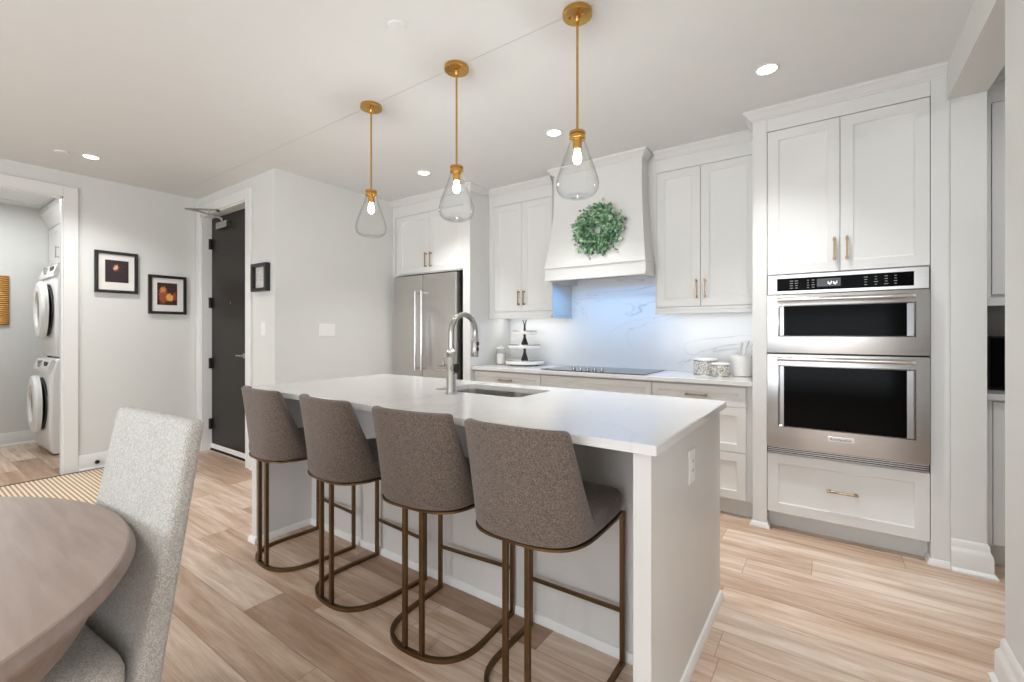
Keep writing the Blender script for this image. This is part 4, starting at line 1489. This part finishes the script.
def picture(name, y0, y1, z0, z1, fw, mat_w, art, label, depth=0.03):
    p = thing(name, (WL, (y0 + y1) / 2, z0), label, 'picture')
    x = WL + 0.001
    m = MB()
    m.box(x, x + depth, y0, y0 + fw, z0, z1, 0.002); m.box(x, x + depth, y1 - fw, y1, z0, z1, 0.002)
    m.box(x, x + depth, y0 + fw, y1 - fw, z0, z0 + fw, 0.002); m.box(x, x + depth, y0 + fw, y1 - fw, z1 - fw, z1, 0.002)
    m.build('frame', 'frame_black', p)
    m = MB(); m.box(x, x + depth * 0.5, y0 + fw, y1 - fw, z0 + fw, z1 - fw); m.build('mat_board', 'mat_white', p)
    ay0, ay1, az0, az1 = mat_w
    m = MB(); m.box(x + depth * 0.5, x + depth * 0.5 + 0.0015, ay0, ay1, az0, az1); m.build('artwork', art, p, smooth=False)


picture('framed_picture', 1.170, 1.486, 1.612, 1.998, 0.027, (1.245, 1.416, 1.712, 1.918), 'art_a', 'black framed dark portrait with a pale face, higher and left of the two')
picture('framed_picture', 1.568, 1.888, 1.428, 1.815, 0.027, (1.640, 1.808, 1.520, 1.742), 'art_b', 'black framed picture of an orange-lit figure, lower and right of the two')
# memo frame on the entry wall
mf = thing('memo_frame', (-4.09, WE, 1.59), 'small black shadow-box frame with pale print right of the entry door', 'picture')
y = WE - 0.001
m = MB()
fx0, fx1, fz0, fz1, fw = -4.245, -3.985, 1.605, 1.850, 0.028
m.box(fx0, fx0 + fw, y - 0.045, y, fz0, fz1, 0.002); m.box(fx1 - fw, fx1, y - 0.045, y, fz0, fz1, 0.002)
m.box(fx0 + fw, fx1 - fw, y - 0.045, y, fz0, fz0 + fw, 0.002); m.box(fx0 + fw, fx1 - fw, y - 0.045, y, fz1 - fw, fz1, 0.002)
m.build('frame', 'frame_black', mf)
m = MB(); m.box(fx0 + fw, fx1 - fw, y - 0.012, y, fz0 + fw, fz1 - fw); m.build('print', 'memo', mf)

# gold frame in the laundry
gf = thing('gold_frame', (LX, 0.68, 1.33), 'carved gold picture frame on the laundry room wall', 'picture')
x = LX + 0.001
m = MB()
gy0, gy1, gz0, gz1, fw = 0.45, 0.872, 1.325, 1.865, 0.085
for a, b, c, d in ((gy0, gy0 + fw, gz0, gz1), (gy1 - fw, gy1, gz0, gz1), (gy0 + fw, gy1 - fw, gz0, gz0 + fw), (gy0 + fw, gy1 - fw, gz1 - fw, gz1)):
    m.box(x, x + 0.03, a, b, c, d, 0.012, 2)
m.build('frame', 'goldframe', gf)
m = MB(); m.box(x, x + 0.012, gy0 + fw, gy1 - fw, gz0 + fw, gz1 - fw); m.build('print', 'memo', gf)

# door stop on left baseboard
ds = thing('door_stop', (WL + 0.016, 1.185, 0.05), 'small black-tipped door stop on the left baseboard', 'door stop')
m = MB(); m.lathe([(0.012, 0.0), (0.012, 0.004), (0.006, 0.008), (0.006, 0.015)], (WL + 0.0165, 1.185, 0.065), 12, 'X'); m.build('shaft', 'stem_dark', ds)
m = MB(); m.lathe([(0.015, 0.015), (0.017, 0.018), (0.017, 0.03), (0.012, 0.034)], (WL + 0.0165, 1.185, 0.065), 14, 'X'); m.build('bumper', 'rubber', ds)


# ================================================================== LAUNDRY MACHINES
def machine(name, z0, Y0, label, group):
    X0, X1, Y1, H = -7.10, -6.40, Y0 + 0.74, 0.975
    r = thing(name, ((X0 + X1) / 2, (Y0 + Y1) / 2, z0), label, 'laundry machine', group)
    m = MB()
    rings = []
    for zz, yy, q in ((0.015, 0.03, 0.012), (0.05, 0.006, 0.0), (0.30, -0.004, 0.0), (0.60, 0.0, 0.0), (0.82, 0.004, 0.0), (0.90, 0.024, 0.0), (0.962, 0.044, 0.002), (0.975, 0.055, 0.012)):
        rings.append(rrect(X0 + q, X1 - q, Y0 + yy, Y1 - q, z0 + zz, 0.03, 5))
    m.loft(rings)
    m.build('body', 'white_enamel', r)
    for sx in (X0 + 0.06, X1 - 0.06):
        for sy in (Y0 + 0.06, Y1 - 0.06):
            m = MB(); m.lathe([(0.02, 0), (0.02, 0.016)], (sx, sy, z0), 12); m.build('foot', 'rubber', r)
    # sloped console at the front top
    m = MB()
    m.loft([[(X0 + 0.01, Y0 - 0.012, z0 + 0.84), (X1 - 0.01, Y0 - 0.012, z0 + 0.84), (X1 - 0.01, Y0 + 0.01, z0 + 0.84), (X0 + 0.01, Y0 + 0.01, z0 + 0.84)],
            [(X0 + 0.01, Y0 - 0.016, z0 + 0.87), (X1 - 0.01, Y0 - 0.016, z0 + 0.87), (X1 - 0.01, Y0 + 0.03, z0 + 0.87), (X0 + 0.01, Y0 + 0.03, z0 + 0.87)],
            [(X0 + 0.01, Y0 + 0.016, z0 + 0.965), (X1 - 0.01, Y0 + 0.016, z0 + 0.965), (X1 - 0.01, Y0 + 0.04, z0 + 0.965), (X0 + 0.01, Y0 + 0.04, z0 + 0.965)]])
    con = m.build('console', 'white_enamel', r)
    m = MB(); m.box(X1 - 0.24, X1 - 0.10, Y0 - 0.010, Y0 - 0.004, z0 + 0.885, z0 + 0.945); m.bm.transform(Matrix.Translation((0, 0.004, 0))); m.build('display', 'dark_glass', con)
    m = MB(); m.lathe([(0.035, -0.022), (0.035, 0.01), (0.03, 0.02)], ((X0 + X1) / 2 - 0.06, Y0, z0 + 0.915), 24, 'Y'); m.build('dial', 'nickel', con)
    # drum opening
    cx, cz = (X0 + X1) / 2, z0 + 0.50
    m = MB(); m.lathe([(0.275, -0.006), (0.262, -0.016), (0.235, -0.012), (0.228, 0.0), (0.275, 0.0)], (cx, Y0, cz), 40, 'Y', cap=False); m.build('door_seal', 'nickel', r)
    m = MB(); m.lathe([(0.236, -0.0045), (0.236, -0.001)], (cx, Y0, cz), 40, 'Y'); m.build('drum_opening', 'gap', r)
    # side panel crease
    m = MB(); m.box(X1 - 0.001, X1 + 0.003, Y0 + 0.26, Y1 - 0.03, z0 + 0.03, z0 + 0.80, 0.001); m.build('side_panel', 'white_enamel', r)
    # door, ajar, hinged at its far (-X) side
    m = MB()
    m.lathe([(0.295, -0.015), (0.300, -0.045), (0.285, -0.066), (0.225, -0.078), (0.190, -0.070), (0.170, -0.045), (0.168, -0.02)], (cx, Y0, cz), 44, 'Y', cap=False)
    m2 = MB()
    m2.lathe([(0.180, -0.050), (0.12, -0.056), (0.05, -0.06), (0.001, -0.06), (0.001, -0.03), (0.14, -0.025), (0.180, -0.03)], (cx, Y0, cz), 44, 'Y', cap=False)
    piv = Vector((cx - 0.31, Y0 + 0.005, cz))
    rot = Matrix.Translation((0, 0.0, 0)) @ Matrix.Translation(piv) @ Matrix.Rotation(math.radians(-2.5), 4, 'Z') @ Matrix.Translation(-piv)
    m.bm.transform(rot); m2.bm.transform(rot)
    d = m.build('door', 'white_enamel', r)
    m2.build('door_glass', 'dark_glass', d)
    return r


machine('washing_machine', 0.0, 1.03, 'white front-load washer with door ajar, standing on the laundry floor', None)
machine('dryer', 0.978, 1.075, 'white front-load dryer with door ajar, stacked on top of the washer', None)
lc = thing('laundry_cabinet', (-6.6, 1.12, 2.0), 'white wall cabinet with crown above the stacked machines', 'cabinet')
m = MB(); m.box(LX + 0.002, WL - 0.13, 1.202, 1.848, 2.0, 2.50); m.build('carcass', 'cabinet', lc)
m = MB(); run_profile(m, (LX + 0.002, 1.202), (WL - 0.13, 1.202), (0, -1), [(0, 2.43), (0.02, 2.435), (0.03, 2.46), (0.085, 2.56), (0.095, 2.57), (0.095, 2.64), (0, 2.64)])
m.build('crown_moulding', 'cabinet', lc)
for k, (a, b) in enumerate(((-7.39, -6.85), (-6.846, -6.30), (-6.296, -5.64))):
    m = MB(); m.shaker(a, b, 2.005, 2.425, 1.18); d = m.build('door', 'cabinet', lc)
    m = MB(); bar_pull(m, (b - 0.045, 1.18, 2.12), 0.13); m.build('handle', 'nickel', d)

# ================================================================== RUG
m = MB(); m.box(-5.42, -4.12, -0.8, 1.285, 0.001, 0.009, 0.002)
rg = thing('rug', (-4.77, 0.25, 0), 'tan striped woven rug with dark edge beside the laundry opening', 'rug')
m.build('woven_field', 'rug', rg)
m = MB()
for a, b, c, d in ((-5.445, -5.42, -0.825, 1.31), (-4.12, -4.095, -0.825, 1.31), (-5.42, -4.12, 1.285, 1.31), (-5.42, -4.12, -0.825, -0.8)):
    m.box(a, b, c, d, 0.001, 0.011, 0.002)
m.build('binding', plain('rug_binding', (62, 50, 42), 0.9), rg)

# ================================================================== DINING TABLE + CHAIR
TX, TY, TR = -1.545, -0.335, 0.724
tb = thing('dining_table', (TX, TY, 0), 'round greyed wood dining table with a bowl-shaped pedestal, beside the grey chair', 'dining table')
m = MB(); m.lathe([(TR - 0.04, 0.718), (TR - 0.006, 0.726), (TR, 0.736), (TR - 0.001, 0.740), (TR - 0.011, 0.7575), (TR - 0.015, 0.760), (TR - 0.3, 0.7601)], (TX, TY, 0), 128)
m.build('tabletop', 'table', tb, angle=12)
m = MB(); m.lathe([(0.34, 0.0), (0.345, 0.006), (0.345, 0.03), (0.32, 0.04), (0.25, 0.12), (0.215, 0.25), (0.215, 0.40), (0.235, 0.50), (0.30, 0.556), (0.44, 0.568), (0.55, 0.574), (0.612, 0.588), (0.647, 0.624), (0.668, 0.67), (0.672, 0.718)], (TX, TY, 0), 96)
m.build('pedestal', 'table', tb, angle=40)

ch = thing('dining_chair', (-1.512, 0.14, 0), 'light grey boucle dining chair tucked under the round table', 'chair')


m = MB()
CXc = -1.530
rings = []
for k in range(25):
    s = k / 24
    z = 0.40 + (1.005 - 0.40) * s
    hw = 0.226 - 0.006 * s
    yf = 0.328 + 0.112 * s ** 1.0
    th = 0.058 - 0.013 * s
    rings.append(rrect(CXc - hw, CXc + hw, yf, yf + th, z, 0.018, 5))
top = rings[-1]
for ins, dz in ((0.006, 0.008), (0.016, 0.012)):
    s = 1.0; yf = 0.440; th = 0.045
    rings.append(rrect(CXc - 0.220 + ins, CXc + 0.220 - ins, yf + ins, yf + th - ins, 1.005 + dz, 0.006, 5))
bot = [rrect(CXc - 0.214, CXc + 0.214, 0.334, 0.376, 0.39, 0.012, 5)]
m.loft(bot + rings)
m.bm.transform(Matrix.Translation((CXc, 0.33, 0)) @ Matrix.Rotation(math.radians(4.5), 4, 'Z') @ Matrix.Translation((-CXc, -0.33, 0)))
m.build('backrest', 'boucle', ch, angle=60)
m = MB()
rings = []
for z, ins, r in ((0.395, 0.006, 0.04), (0.402, 0.0, 0.045), (0.463, 0.0, 0.05), (0.483, 0.006, 0.05), (0.496, 0.022, 0.05), (0.502, 0.06, 0.05), (0.504, 0.13, 0.03)):
    rings.append(rrect(CXc - 0.216 + ins, CXc + 0.216 - ins, -0.14 + ins, 0.330 - ins, z, r, 6))
m.loft(rings)
m.bm.transform(Matrix.Translation((CXc, 0.33, 0)) @ Matrix.Rotation(math.radians(4.5), 4, 'Z') @ Matrix.Translation((-CXc, -0.33, 0)))
m.build('seat', 'boucle', ch, angle=60)
wl_ = plain('chair_leg_wood', (92, 74, 60), 0.5, var=0.1)
for x, y, sl in ((CXc - 0.19, -0.13, -0.02), (CXc + 0.19, -0.13, -0.02), (CXc - 0.19, 0.34, 0.06), (CXc + 0.19, 0.34, 0.06)):
    m = MB(); m.loft([[(x - 0.014, y + sl - 0.014, 0), (x + 0.014, y + sl - 0.014, 0), (x + 0.014, y + sl + 0.014, 0), (x - 0.014, y + sl + 0.014, 0)],
                      [(x - 0.022, y - 0.022, 0.40), (x + 0.022, y - 0.022, 0.40), (x + 0.022, y + 0.022, 0.40), (x - 0.022, y + 0.022, 0.40)]])
    m.build('leg', wl_, ch)
